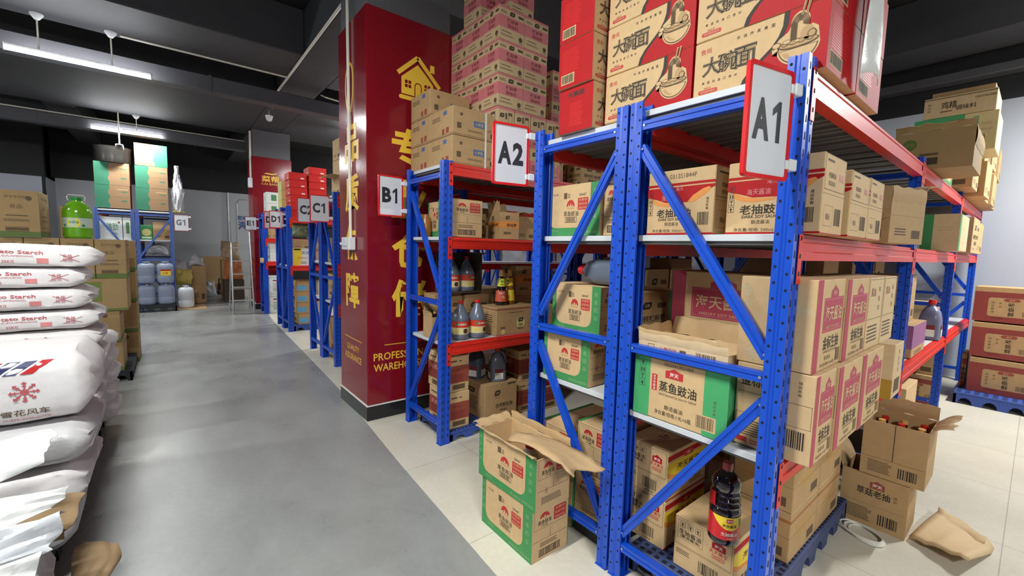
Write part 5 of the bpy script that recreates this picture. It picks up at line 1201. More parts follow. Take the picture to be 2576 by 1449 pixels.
# the big dark soy bottle
def soy_bottle(label, x, y, z, turn=0, s=1.0, capm=CAPRED, labels=True):
    t = thing('soy_bottle', label, 'bottle', (x,y,z), 0); r = 0.056*s; f = 228+turn
    pr = [(0,0.006),(0.05,0.0),(0.055,0.006),(0.056,0.014),(0.056,0.02),(0.0545,0.024),(0.0545,0.118),(0.056,0.124),(0.0535,0.13),(0.049,0.138),(0.0545,0.150),(0.0475,0.160),(0.053,0.172),(0.0465,0.182),(0.052,0.194),(0.047,0.205),(0.0525,0.218),(0.0525,0.232),(0.044,0.25),(0.028,0.266),(0.0165,0.274),(0.0155,0.28),(0.0155,0.284)]
    m = MB(); n = 28; body = SAUCED
    for i in range(len(pr)-1): pass
    m.lathe([(a*s,b*s) for a,b in pr],ZV,body,n); m.build('bottle_body', t)
    h = MB(); hx, hy = cos(radians(f+150)), sin(radians(f+150))
    h.tube([(hx*0.05*s,hy*0.05*s,0.15*s),(hx*0.066*s,hy*0.066*s,0.18*s),(hx*0.066*s,hy*0.066*s,0.225*s),(hx*0.04*s,hy*0.04*s,0.255*s)],0.010*s,body,10); h.build('grip', t)
    if labels:
        m = MB(); r0 = 0.0545*s; lab(m,ZV,r0,0.026*s,0.116*s,f-105,f+105,mat('scarlet_label',(206,32,40),0.3),n=24)
        # yellow upper field with a curved lower edge
        vs = []; K = 24
        for k in range(K+1):
            q = -1+2*k/K; a = radians(f+q*70); zz = (0.066+0.05*q*q)*s; vs += [((r0+.0014)*cos(a),(r0+.0014)*sin(a),zz),((r0+.0014)*cos(a),(r0+.0014)*sin(a),0.116*s)]
        m.add(vs,[(2*k,2*k+2,2*k+3,2*k+1) for k in range(K)],YELLOW,True)
        wrap_text(m,ZV,r0,'海天酱油',0.083*s,0.012*s,f-4,INK,0.01,0.0022); lab(m,ZV,r0,0.095*s,0.110*s,f-16,f+8,REDINK,0.0019); wrap_text(m,ZV,r0,'海天',0.1025*s,0.009*s,f-4,WHITEINK,0.01,0.0026)
        lab(m,ZV,r0,0.080*s,0.108*s,f+36,f+50,GREENINK,0.0019); wrap_text(m,ZV,r0,'生抽酱油',0.050*s,0.014*s,f-2,WHITEINK,0.01,0.0022); wrap_text(m,ZV,r0,'酿造酱油',0.035*s,0.005*s,f,WHITEINK,0.0,0.0022)
        m.build('label', t)
        m = MB(); lab(m,ZV,0.0535*s,0.145*s,0.20*s,f-105,f-62,BOXRED,0.002,8); m.build('neck_label', t)
    m = MB(); m.lathe([(0,0.279*s),(0.0185*s,0.279*s),(0.0185*s,0.302*s),(0.017*s,0.306*s),(0,0.306*s)],ZV,capm,18); m.build('cap', t)
    return t
soy_bottle('large dark soy sauce bottle with red and yellow label, standing on a floor carton',1.60,0.668,0.340,0,0.98,capm=mat('clear_red_cap',(150,60,58),0.2))
soy_bottle('big dark ribbed bottle beside the purple-fronted carton, second bay',3.60,0.56,0.749,0,1.0,labels=False,capm=WHITEINK)
G = 'brown bottles in the open carton, right aisle'
for i in range(3):
    for j in range(3):
        m = MB(); c = (2.873+0.079*i,0.306+0.078*j,0.293); m.lathe([(0,0),(0.034,0),(0.036,0.006),(0.036,0.16),(0.03,0.18),(0.014,0.21),(0.013,0.245)],ZV,SAUCED,14)
        o = m.build('sauce_bottle',None,c); tag(o,'brown glass bottle packed in the open carton',  'bottle', G)
        k = MB(); k.lathe([(0,0.243),(0.0155,0.243),(0.0155,0.262),(0,0.262)],ZV,CAPTAN if (i+j) % 2 else CAPRED,12); k.build('cap', o)
# inside the torn opened carton on the floor
m = MB(); m.lathe([(0,0),(0.045,0),(0.045,0.17),(0.022,0.20),(0.022,0.205)],ZV,CANW,16); o = m.build('plastic_bottle',None,(1.33,1.47,0.258)); tag(o,'white bottle with red cap inside the torn opened carton','bottle')
m = MB(); m.lathe([(0,0.204),(0.026,0.204),(0.026,0.232),(0.024,0.235),(0,0.235)],ZV,CAPRED,16); m.build('cap', o)
# left end of the B lower shelf
for i, (x, y, mm, cp) in enumerate([(1.545,2.819,SAUCED,CAPTAN),(1.618,2.819,GLASSG,CAPGREEN),(1.545,2.884,SAUCED,GLASSG),(1.618,2.884,GLASSG,CAPGREEN)]):
    m = MB(); m.lathe([(0,0),(0.03,0),(0.031,0.005),(0.031,0.10),(0.012,0.15),(0.012,0.175)],ZV,mm,14); o = m.build('glass_bottle',None,(x,y,0.742)); tag(o,'%s glass bottle in the torn carton, %s' % ('dark brown' if mm is SAUCED else 'green',['front left','front right','back left','back right'][i]),'bottle','bottles in the torn carton')
    k = MB(); k.lathe([(0,0.174),(0.014,0.174),(0.014,0.19),(0,0.19)],ZV,cp,10); k.build('cap', o)
m = MB(); m.grid(lambda u,v: (1.562+0.1*(u-.5)*(1-.3*abs(v-.5)), 2.705+0.03*sin(pi*u)*sin(pi*v), 0.735+0.095*v*(1-.25*abs(2*u-1))), 9, 7, mat('crimson_pouch',(196,40,66),0.35,var=0.2,bump=0.3,bscale=30)); m.grid(lambda u,v: (1.562+0.1*(u-.5)*(1-.3*abs(v-.5)), 2.703-0.025*sin(pi*u)*sin(pi*v), 0.735+0.095*v*(1-.25*abs(2*u-1))), 9, 7, mat('crimson_pouch',(196,40,66))); f = Face(m,(1.512,2.675,0.735),(1,0,0),(0,0,1),0.1,0.095); f.rect(0.3,0.55,0.8,0.8,PAPER,2)
tag(m.build('pouch'),'crimson foil pouch lying at the left of the B1 lower shelf','pouch')
m = MB(); m.lathe([(0,0),(0.02,0),(0.021,0.1),(0.01,0.14)],ZV,BLACKPL,12); o = m.build('glass_bottle',None,(1.765,2.80,0.734)); tag(o,'small dark bottle with green cap between the two grey bottles','bottle')
k = MB(); k.lathe([(0,0.139),(0.014,0.139),(0.016,0.15),(0.008,0.17),(0,0.172)],ZV,mat('lime_cap',(120,200,60),0.4),12); k.build('cap', o)
k = MB(); lab(k,ZV,0.021,0.02,0.08,150,330,mat('lime_label',(206,210,60),0.5)); k.build('label', o)
# loose flat cardboard, twine and debris on the right floor
m = MB(); nu, nv = 12, 8; V = []
A_, B_, C_, D_ = Vector((2.86,0.30,0)), Vector((3.25,0.23,0)), Vector((3.08,0.02,0)), Vector((2.76,0.09,0))
for j in range(nv):
    for i in range(nu):
        u, v = i/(nu-1), j/(nv-1); p = (A_*(1-u)+B_*u)*(1-v)+(D_*(1-u)+C_*u)*v
        z = 0.022+0.045*v*(1-u)+0.03*u*(1-v)+0.010*sin(3*u+2*v)+0.006*sin(16*v); 
        if i == nu-1: p += Vector((0.03*noise1(v*9,0,0,4),0.02*noise1(v*7,1,0,4),0)); z += 0.02*noise1(v*8,0,0,2)+0.02
        V.append((p.x,p.y,z))
m.add(V,[(j*nu+i,(j+1)*nu+i,(j+1)*nu+i+1,j*nu+i+1) for j in range(nv-1) for i in range(nu-1)],KRAFT_L,True)
o = m.build('cardboard_sheet'); sm = o.modifiers.new('thick','SOLIDIFY'); sm.thickness = 0.012; sm.offset = -1
tag(o,'torn flat piece of cardboard on the tile floor at the right','cardboard')
m = MB()
for k in range(3): m.tube([(2.72+0.07*cos(a)*(1-.05*k)+0.02*sin(a), 0.44+0.075*sin(a)*(1+.1*k)+0.012*k, 0.006+0.006*k) for a in [2*pi*i/26 for i in range(26)]],0.0045,STRAPM,6,closed=True)
tag(m.build('twine_loop'),'loop of white twine on the floor beside the blue pallet','twine')
# ------------------------------------------------------------------ sacks and cartons on the left
def sack(label, xr, y0, z0, L=0.85, Wd=0.44, H=0.115, m=None, prints=True, group=None, tilt=0.0, seed=0, droop=0.0, kind='starch', face_h=None):
    """right end at xr, front side at y0"""
    m = m or SACK; mb = MB(); p = 4.6; nu, nt = 44, 40
    def taper(s):
        t = max(0.0,(abs(s)-0.86)/0.14); return 1-0.55*t**1.3, 1-0.16*t*t
    def pt(s, th, extra=0.0):
        kh, kw = taper(s); e = 2.0/p
        cy, cz = cos(th), sin(th)
        y = math.copysign(abs(cy)**e,cy)*Wd/2*kw; z = math.copysign(abs(cz)**e,cz)*H/2*kh
        n = 0.007*noise1(s*5,2*cy,2*cz,seed)+0.004*noise1(s*13,4*cy,4*cz,seed+3)+0.006*max(0,abs(s)-.55)*2*noise1(s*9,7*cy,9*cz,seed+6)
        r = math.hypot(y,z)+1e-6; k = 1+(n+extra)/max(r,0.05)
        x = -L/2+s*L/2; d = -droop*max(0,(s+1)/2)**2
        return (x+(0.012*noise1(cy*2,cz*2,s,seed+9) if abs(s) > .9 else 0), Wd/2+y*k, min(max(H/2+z*k+d,0.0012),H-0.0012) if abs(cz) > 0.5 or d else H/2+z*k)
    vs = []; fs = []
    for i in range(nu):
        s = -1+2*i/(nu-1)
        for j in range(nt): vs.append(pt(s,2*pi*j/nt))
    for i in range(nu-1):
        for j in range(nt):
            a = i*nt+j; b = i*nt+(j+1) % nt; fs.append((a,a+nt,b+nt,b))
    c0 = len(vs); vs.append((-L-0.006,Wd/2,H/2)); vs.append((0.012,Wd/2,H/2-droop))
    for j in range(nt):
        fs.append((c0,j,(j+1) % nt)); o = (nu-1)*nt; fs.append((c0+1,o+(j+1) % nt,o+j))
    mb.add(vs,fs,m,True)
    def onfront(x, zrel):
        """x from the right end (negative), zrel in -1..1 of the half height on the front side"""
        s = 2*x/L+1; zz = max(-0.97,min(0.97,zrel)); th = pi+math.asin(math.copysign(abs(zz)**(p/2),zz))*-1
        return pt(s,th,0.0022)
    def ptext(t, x, zr, h, mm, bold=0.0, w=None):
        v2, f2, asp = text_polys(t,bold); k = h if w is None else w/asp
        mb.add([onfront(x+a*k,zr+2*b*h/H) for a, b in v2],f2,mm)
    def prect(x0,z0_,x1,z1_,mm,n=6): 
        v = []
        for i in range(n+1):
            xx = x0+(x1-x0)*i/n; v += [onfront(xx,z0_),onfront(xx,z1_)]
        mb.add(v,[(2*i,2*i+2,2*i+3,2*i+1) for i in range(n)],mm)
    if prints and kind == 'starch':
        ptext('Potato Starch',-0.275,0.40,0.017,SACKRED,0.02,0.185); ptext('XUEHUAMEIXIANG',-0.275,0.06,0.008,SACKRED,0.0,0.12); ptext('25KG',-0.30,-0.40,0.012,SACKRED,0.005)
        prect(-0.205,-0.48,-0.165,-0.08,mat('faded_barcode',(196,120,118),0.6)); ptext('合格',-0.098,0.20,0.017,SACKRED); ptext('检验',-0.098,-0.15,0.017,SACKRED)
        for sg in (1,-1):
            v = [onfront(-0.125+0.07*k/6, 0.02+sg*(-0.30+0.6*k/6)+dz) for k in range(7) for dz in (-0.022,0.022)]
            mb.add(v,[(2*i,2*i+2,2*i+3,2*i+1) for i in range(6)] if True else [],SACKRED)
    if prints and kind == 'flake':
        cx, cz = -0.19, 0.0; R = 0.042; q = 2/H
        for k in range(8):
            a = 2*pi*k/8; pts = []
            for rr_, w in ((0.30,0.05),(0.50,0.055),(0.58,0.16),(0.66,0.06),(0.74,0.07),(0.82,0.2),(0.90,0.10),(1.0,0.0)):
                pts.append((rr_,w))
            poly = [(rr_*R*cos(a)-w*R*sin(a), rr_*R*sin(a)+w*R*cos(a)) for rr_, w in pts]+[(rr_*R*cos(a)+w*R*sin(a), rr_*R*sin(a)-w*R*cos(a)) for rr_, w in reversed(pts[:-1])]
            mb.add([onfront(cx+u,cz+v*q) for u, v in poly],[tuple(range(len(poly)))],SACKRED)
        mb.add([onfront(cx+0.012*cos(2*pi*k/12),cz+0.012*sin(2*pi*k/12)*q) for k in range(12)],[tuple(range(12))],SACKRED)
        ptext('雪花风车',cx,-0.56,0.026,INK2,0.01,0.13); ptext('XUEHUAFENGCHE',cx,-0.76,0.010,SACKRED,0.0,0.13)
        for i, mm in enumerate((BOXRED,NAVY,NAVY,BOXRED)):
            x = -0.335+0.045*i; v = [onfront(x,0.48),onfront(x+0.034,0.48),onfront(x+0.066,0.66),onfront(x+0.032,0.66)]; v2 = [onfront(x+0.033,0.665),onfront(x+0.067,0.665),onfront(x+0.093,0.80),onfront(x+0.06,0.80)]; mb.add(v2,[(0,1,2,3)],mm); mb.add(v,[(0,1,2,3)],mm)
    o = mb.build('starch_sack',None,(xr,y0,z0)); o.rotation_euler = (radians(tilt),0,radians(jit.uniform(-1.2,1.2)))
    return tag(o,label,'sack',group)
G = 'white potato starch sacks in the near tall pile'
zs = [1.262,1.152,1.040,0.934,0.826]; xs = [-0.300,-0.345,-0.335,-0.305,-0.300]
for i, (z, x) in enumerate(zip(zs,xs)):
    sack('potato starch sack, %s of the tall pile on the left' % ['topmost, slumping at its end','second from the top','third from the top','fourth from the top','fifth from the top'][i],x,3.1+0.01*(i % 2),z,H=[0.118,0.109,0.111,0.105,0.107][i],seed=i,droop=0.02 if i == 0 else 0.0,group=G)
for i in range(6): sack('plain-ended starch sack low in the tall pile, %s from the pallet' % ['sixth','fifth','fourth','third','second','lowest'][i],-0.29-0.012*((i*2) % 3)-0.012*i,3.11,0.708-0.1165*i,H=0.116,seed=10+i,prints=False,group=G)
G = 'white starch sacks in the pile behind the tall one'
for i in range(5): sack('starch sack in the lower pile behind the tall one, %s' % ['lowest','second','third','fourth','topmost with blue stripes'][i],-0.325-0.008*(i % 2),3.98+0.012*(i % 3),0.128+0.121*i,L=0.7,Wd=0.46,H=0.120,seed=20+i,prints=False,group=G)
m = MB()
for k, (mm, a) in enumerate(((NAVY,0),(BOXRED,1),(NAVY,2))):
    m.add([(-0.30+0.05*a,0.10,0),(-0.27+0.05*a,0.10,0),(-0.20+0.05*a,0.24,0),(-0.23+0.05*a,0.24,0)],[(0,1,2,3)],mm)
top = [o for o in S.objects if o.get('label','').endswith('topmost with blue stripes')][0]
m.build('printed_stripes',top,(0.0,0.02,0.1285))
G = 'sacks in the nearest low pile'
sack('large white sack with a red snowflake emblem, on top of the nearest pile',-0.265,2.44,0.660,L=0.80,Wd=0.50,H=0.29,kind='flake',seed=31,tilt=0,group=G)
sack('grey film-covered sack below the snowflake sack',-0.285,2.36,0.50,L=0.8,Wd=0.5,H=0.155,m=SACK2,prints=False,seed=32,group=G)
sack('white sack in the nearest pile, second from the floor',-0.30,2.36,0.315,L=0.8,Wd=0.5,H=0.183,prints=False,seed=33,group=G)
sack('white sack in the nearest pile, lying on the pallet',-0.34,2.38,0.13,L=0.78,Wd=0.5,H=0.18,m=SACK2,prints=False,seed=34,group=G)
for i, (y, Y) in enumerate(((2.28,0.85),(3.16,0.75),(3.95,0.6))):
    pallet('black plastic pallet under the left sacks, %s' % ['nearest','middle','furthest'][i],-1.25,y,0.83,Y,0.125,PALLETK,hx=0.09)
# empty bags heaped in front
def bag(label, c, m, seed, amp=0.02, puff=0.02, cat='bag', name='empty_bag', group='empty sacks heaped by the pallet', nu=26, nv=16):
    A, B, C_, D_ = [Vector(q) for q in c]; mb = MB()
    nrm = (B-A).cross(D_-A).normalized()
    def fn(side):
        def f(u, v):
            p = (A*(1-u)+B*u)*(1-v)+(D_*(1-u)+C_*u)*v
            e = sin(pi*u)**0.5*sin(pi*v)**0.5 if 0 < u < 1 and 0 < v < 1 else 0
            ridge = abs(noise1(2.2*u,2.8*v,0.3,seed))*2-0.5
            d = amp*ridge+0.22*amp*abs(noise1(7*u,6*v,1,seed))
            q = p+nrm*(d+side*(puff*e+0.0015))
            q += Vector((0.03*noise1(3*v,u,5,seed),0.02*noise1(2*u,3*v,7,seed),0.025*noise1(2.5*u,2*v,9,seed)))*(1 if (u in (0,1) or v in (0,1)) else 0.7)
            return tuple(q)
        return f
    mb.grid(fn(1),nu,nv,m); mb.grid(lambda u,v: fn(-1)(1-u,v),nu,nv,m)
    rim = [(i/(nu-1),0.0) for i in range(nu)]+[(1.0,j/(nv-1)) for j in range(1,nv)]+[(i/(nu-1),1.0) for i in range(nu-2,-1,-1)]+[(0.0,j/(nv-1)) for j in range(nv-2,0,-1)]
    vs = [fn(-1)(u,v) for u, v in rim]+[fn(1)(u,v) for u, v in rim]; n = len(rim)
    mb.add(vs,[(i,(i+1) % n,n+(i+1) % n,n+i) for i in range(n)],m)
    return tag(mb.build(name),label,cat,group)
W2 = mat('bright_woven_plastic',(222,222,220),0.5,var=0.03,bump=0.25,bscale=30)
sack('slack folded sack at the bottom of the heap of empty bags',-0.36,1.70,0.0,L=0.75,Wd=0.55,H=0.34,m=SACK2,prints=False,seed=40)
bag('white empty sack with a raised pointed corner, highest in the heap',[(-0.86,2.06,0.50),(-0.36,2.08,0.64),(-0.345,2.16,0.735),(-0.80,2.24,0.66)],W2,51,0.03,0.012)
bag('white empty sack with a stitched hem in the middle of the heap',[(-0.80,1.96,0.44),(-0.33,1.98,0.51),(-0.295,2.02,0.57),(-0.70,2.05,0.56)],W2,52,0.02,0.012)
bag('crumpled clear-grey film bag in the heap',[(-0.80,1.78,0.40),(-0.31,1.80,0.46),(-0.285,1.88,0.55),(-0.78,1.90,0.50)],FILM,53,0.03,0.02)
bag('white crumpled sack low in the heap, pointing at the aisle',[(-0.72,1.58,0.30),(-0.33,1.62,0.36),(-0.295,1.70,0.53),(-0.66,1.74,0.48)],W2,54,0.03,0.015)
bag('white crumpled sack nearest the camera',[(-0.74,1.36,0.26),(-0.40,1.40,0.34),(-0.36,1.50,0.52),(-0.72,1.58,0.48)],W2,55,0.04,0.02)
bag('brown paper bag sticking out under the film bag',[(-0.58,2.02,0.37),(-0.31,2.04,0.37),(-0.275,2.16,0.46),(-0.55,2.2,0.48)],PAPERBAG,56,0.03,0.02)
bag('brown paper bag on the floor at the foot of the heap',[(-0.32,2.02,0.03),(-0.22,2.04,0.03),(-0.20,2.22,0.20),(-0.32,2.24,0.24)],PAPERBAG,57,0.012,0.03)
# cartons behind the sacks
G = 'olive-brown cartons stacked behind the sacks'
pallet('black pallet under the olive-brown cartons on the left',-1.2,5.63,0.88,0.85,0.11,PALLETK,hx=0.09)
for i in range(4): carton('mossy',-0.315-0.222*(i+1)+0.0*i,5.60,1.032,(0.217,0.42,0.372),'olive-brown carton in the upper row behind the sacks, %s from the aisle' % ('first','second','third','fourth')[i],G,rz=0)
carton('glabel',-0.775,5.60,0.718,(0.45,0.45,0.312),'olive-brown carton with a green printed square, below the upper row',G,rz=0); carton('glabel',-1.235,5.60,0.718,(0.45,0.45,0.312),'olive-brown carton with a green square, hidden left one',G,rz=0)
carton('mossy',-0.83,5.62,0.412,(0.44,0.44,0.304),'dark olive-brown carton near the floor on the left',G,rz=0); carton('mossy',-1.27,5.62,0.412,(0.43,0.44,0.304),'dark olive-brown carton near the floor, further left',G,rz=0)
carton('mossy',-0.82,5.64,0.112,(0.44,0.44,0.298),'dark olive-brown carton on the pallet, near the aisle',G,rz=0); carton('mossy',-1.27,5.64,0.112,(0.43,0.44,0.298),'dark olive-brown carton on the pallet, further left',G,rz=0)
for j in range(4): carton('mossy',-0.72,6.50,[0.003,0.35,0.70,1.05][j],(0.42,0.40,0.343),'olive-brown carton in the back column by the aisle, %s' % ['lowest','second','third','topmost'][j],G,rz=0)
carton('mossy',-1.12,5.58,1.406,(0.25,0.40,0.40),'tall olive-brown carton standing above the upper row, far left')
carton('plaind',-0.80,5.95,1.406,(0.14,0.25,0.30),'narrow dark carton behind the green oil jug')
def oil_jug(label, x, y, z, R=0.104, H=0.385):
    t = thing('oil_jug', label, 'jug', (x,y,z)); k = R; f = 262
    m = MB(); pr = [(0,0.006),(0.85,0.0),(0.97,0.012),(1,0.03),(0.97,0.05),(1,0.065),(0.97,0.085),(0.985,0.095),(0.985,0.195),(1,0.205),(0.97,0.22),(1,0.235),(0.97,0.25),(0.96,0.262),(0.80,0.30),(0.55,0.33),(0.36,0.345),(0.34,0.36)]
    m.lathe([(a*R,b) for a,b in pr],ZV,OIL,28); m.build('jug_body', t)
    m = MB(); lab(m,ZV,R*0.985,0.10,0.19,f-100,f+100,mat('pale_green_label',(196,214,196),0.4),n=24); wrap_disc(m,ZV,R*0.985,0.145,0.045,f,mat('yellow_sunburst',(236,220,60),0.4),0.002,18); wrap_text(m,ZV,R*0.985,'大豆油',0.15,0.022,f,GREENINK,0.01,0.003); wrap_disc(m,ZV,R*0.985,0.12,0.012,f-38,GREENINK,0.002); wrap_disc(m,ZV,R*0.985,0.12,0.012,f+36,GREENINK,0.002); m.build('label', t)
    m = MB(); m.lathe([(0,0.355),(0.4*R,0.355),(0.4*R,0.382),(0,0.382)],ZV,CAPGREEN,20); m.build('cap', t)
    m = MB(); m.tube([(-0.055,0,0.352),(-0.062,0,0.385),(-0.05,0,0.405),(0.05,0,0.405),(0.062,0,0.385),(0.055,0,0.352)],0.004,WHITEINK,6); m.build('carry_handle', t)
    return t
oil_jug('green cooking oil jug with a white carry handle on the olive-brown cartons',-0.655,5.74,1.406)
# ------------------------------------------------------------------ C, D and E racks
G = 'small red cartons on top of the D1 rack'
for i in range(6): carton('redsmall',1.545-0.006*i,7.50,1.822+0.119*i,(0.255,0.33,0.116),'bright red carton in the front stack on the D1 rack, %s from the bottom' % ['first','second','third','fourth','fifth','topmost'][i],G,rz=0)
for i in range(7): carton('redsmall',1.81,7.52,1.822+0.119*i,(0.27,0.33,0.116),'bright red carton in the right stack on the D1 rack, %s from the bottom' % ['first','second','third','fourth','fifth','sixth','topmost'][i],G,rz=0)
G = 'yellow packs stacked on the D2 rack'
for i in range(4): carton('yellow',1.50,8.0,1.824+0.155*i,(0.22,0.3,0.153),'pale yellow pack in the stack left of the red cartons, %s from the bottom' % ['first','second','third','topmost'][i],G,name='pack',cat='pack')
G = 'white cartons on top of the E1 rack'
for i in range(2): carton('whiteg',1.542,9.66,1.972+0.222*i,(0.225,0.3,0.22),'white carton with a green square on the E1 rack, %s one' % ('lower','upper')[i],G,rz=0)
G = 'white cartons with an onion picture on the E1 rack'
for i in range(2): carton('onion',1.585,9.66,1.048+0.19*i,(0.2,0.3,0.188),'white carton with a round brown picture on the E1 rack, %s one' % ('lower','upper')[i],G,rz=0)
carton('plaind',1.60,9.66,1.508,(0.3,0.3,0.22),'brown carton in the shade on the E1 upper shelf')
def bin_(label, x, y, z, X, Y, Z, group):
    t = thing('storage_bin', label, 'bin', (x,y,z), 0, group); m = MB(); m.box((0.006,0.006,0),(X-.006,Y-.006,Z-.03),WHITEBOX,0.006); f = Face(m,(0,0.0055,0),(1,0,0),(0,0,1),X,Z); f.rect(0.35,0.72,0.9,0.78,MAROON); f.lines(0.35,0.2,0.85,0.65,5,GREYPL); m.build('bin_body', t)
    m = MB(); m.box((0,0,Z-.03),(X,Y,Z),WHITEBOX,0.004); m.build('lid', t); m = MB(); m.tube([(-0.002,0.02,Z*.8),(0.02,-0.012,Z*.45),(X*.5,-0.015,Z*.3),(X-.02,-0.012,Z*.45),(X+.002,0.02,Z*.8)],0.004,GREYPL,6); m.build('bail_handle', t)
G = 'white lidded bins under the E1 rack'
bin_('white lidded bin under the E1 rack, lower one',1.545,9.66,0.003,0.22,0.3,0.375,G); bin_('white lidded bin under the E1 rack, upper one',1.545,9.66,0.38,0.22,0.3,0.375,G)
carton('yelwhite',1.545,7.50,1.065,(0.24,0.3,0.272),'yellow and white printed carton on the D1 rack',None,rz=0)
carton('plaind',1.80,7.50,1.065,(0.3,0.3,0.19),'kraft carton right of the yellow and white one')
carton('plaind',1.55,7.53,1.338,(0.28,0.24,0.14),'kraft carton lying on the yellow and white one')
carton('plaind',1.84,7.56,1.258,(0.25,0.3,0.28),'dusty kraft carton under the D1 top shelf')
bag('pale green plastic bag under the D1 top shelf',[(1.56,7.62,1.53),(1.80,7.60,1.53),(1.82,7.66,1.74),(1.56,7.7,1.75)],mat('pale_green_film',(150,170,130),0.4,bump=0.4),71,0.03,0.05,group=None)
G = 'strapped brown cartons with blue labels on the floor under D1'
pallet('blue pallet under the strapped brown cartons',1.55,7.48,0.9,0.4,0.1,PALLETB,hx=0.09)
for i in range(4): carton('blabel',1.60-0.004*(i % 2)+(0.02 if i == 0 else 0),7.50,0.102+0.178*i,(0.42,0.33,0.175),'strapped brown carton under the D1 rack, %s from the bottom' % ['first','second','third','topmost'][i],G,rz=0,part_fn=strap_part,part_name='strap')
open_carton('open kraft carton with ragged flaps on top of the C1 rack',1.545,5.07,1.984,(0.24,0.3,0.21),0,KRAFT,d_plain,[('-x',0.16,80,True,0.3),('-y',0.10,70,True,0.3),('+x',0.1,60,True)])
G = 'kraft cartons on top of the C1 rack by the pillar'
carton('plain',1.80,5.08,1.984,(0.3,0.32,0.21),'kraft carton on the C1 rack, lowest beside the pillar',G,rz=0); carton('plain',1.66,5.42,2.201,(0.3,0.3,0.25),'kraft carton on the C1 rack, middle of the column',G,rz=0); carton('plain',1.66,5.42,1.984,(0.3,0.3,0.215),'kraft carton on the C1 rack, foot of the column behind',G,rz=0); carton('plain',1.655,5.40,2.452,(0.3,0.3,0.25),'kraft carton on the C1 rack, top of the column',G,rz=0)
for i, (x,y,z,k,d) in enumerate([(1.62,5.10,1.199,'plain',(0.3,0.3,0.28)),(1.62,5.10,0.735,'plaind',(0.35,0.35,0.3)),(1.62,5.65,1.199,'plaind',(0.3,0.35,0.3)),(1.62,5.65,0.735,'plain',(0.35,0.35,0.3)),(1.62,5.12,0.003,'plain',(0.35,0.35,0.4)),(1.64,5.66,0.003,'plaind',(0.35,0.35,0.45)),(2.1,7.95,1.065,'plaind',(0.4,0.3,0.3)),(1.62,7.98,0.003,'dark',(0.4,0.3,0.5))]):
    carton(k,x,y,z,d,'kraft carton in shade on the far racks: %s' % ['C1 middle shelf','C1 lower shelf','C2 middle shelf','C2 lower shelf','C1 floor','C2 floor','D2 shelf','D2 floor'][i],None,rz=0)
# ------------------------------------------------------------------ G rack
G = 'green-banded cartons on top of the G1 racks'
def d_wavyf(F):
    f = F['-y']; w = [(0.58+0.03*sin(i*1.3), i/12) for i in range(13)]
    for i in range(12): f.poly([(w[i][0],w[i][1]),(1,w[i][1]),(1,w[i+1][1]),(w[i+1][0],w[i+1][1])], TEAL, 1)
    F['+x'].rect(0,0,1,1,MAROON)
KINDS['wavyf'] = (KRAFT_K,d_wavyf)
for (x, n) in ((-1.035,2),(-0.455,3)):
    for i in range(n): carton('wavyf' if i == 2 else 'wavy',x+(0.005*i),11.262,2.003+0.432*i,(0.50,0.5,0.428),'green-banded brown carton on the far left racks, %s column, %s' % ('left' if n == 2 else 'right',['lowest','second','topmost'][i]),G,rz=0)
carton('garlic',-0.995,11.27,1.416,(0.32,0.4,0.42),'white carton with green lettering on the far left rack'); carton('whiteg',-0.665,11.27,1.416,(0.115,0.4,0.42),'narrow white carton beside the green-lettered one')
carton('greenb',-0.41,11.27,1.416,(0.18,0.3,0.29),'small dark green carton on the G1 rack'); carton('plaind',-0.22,11.28,1.416,(0.28,0.4,0.36),'brown carton right of the small dark green one')
def jerry(label, x, y, z, m, R=0.135, H=0.42, lb=False, group=None):
    t = thing('jerrycan', label, 'jerrycan', (x,y,z), 0, group); n = 32
    pr = [(0.80,0.0),(0.93,0.03),(1.0,0.12),(1.0,0.33),(0.975,0.35),(1.0,0.37),(1.0,0.72),(0.97,0.80),(0.86,0.88),(0.60,0.92)]
    mb = MB(); rings = []
    for k, zf in pr: rings.append([(math.copysign(abs(cos(2*pi*i/n))**0.62,cos(2*pi*i/n))*R*k, math.copysign(abs(sin(2*pi*i/n))**0.62,sin(2*pi*i/n))*R*k, zf*H) for i in range(n)])
    vs = [q for r_ in rings for q in r_]; fs = [(j*n+i,j*n+(i+1) % n,(j+1)*n+(i+1) % n,(j+1)*n+i) for j in range(len(pr)-1) for i in range(n)]+[tuple(reversed(range(n))),tuple(range((len(pr)-1)*n,len(pr)*n))]
    mb.add(vs,fs,m,True); mb.build('can_body', t)
    mb = MB(); mb.tube([(-0.05,0,0.91*H),(-0.05,0,0.985*H),(0.05,0,0.985*H),(0.05,0,0.91*H)],0.012,m,8); mb.build('handle', t)
    mb = MB(); mb.lathe([(0,0.91*H),(0.026,0.91*H),(0.026,0.98*H),(0,0.98*H)],(0.0,-0.075,0),m,14); mb.build('cap', t)
    if lb: mb = MB(); f = Face(mb,(-0.075,-R*1.004,0.36*H),(1,0,0),(0,0,1),0.16,0.12); f.rect(0,0,1,1,YELLOW); f.rect(0,0.75,1,1,BOXRED,2); f.text('白醋',0.45,0.4,0.4,BOXRED,2); mb.build('label', t)
pallet('black plastic pallet under the blue-grey jerrycans',-0.50,10.84,0.6,0.335,0.14,PALLETK,hx=0.09)
G = 'blue-grey jerrycans by the G1 rack'
for i, (x, z) in enumerate(((-0.345,0.141),(-0.055,0.141),(-0.345,0.567),(-0.055,0.567))):
    jerry('blue-grey jerrycan on the black pallet, %s' % ['lower left','lower right','upper left','upper right with a yellow label'][i],x,11.005,z,CAN,lb=(i == 3),group=G)
jerry('white jerrycan standing on a flat carton on the floor',0.262,11.3,0.008,CANW,R=0.14,H=0.47)
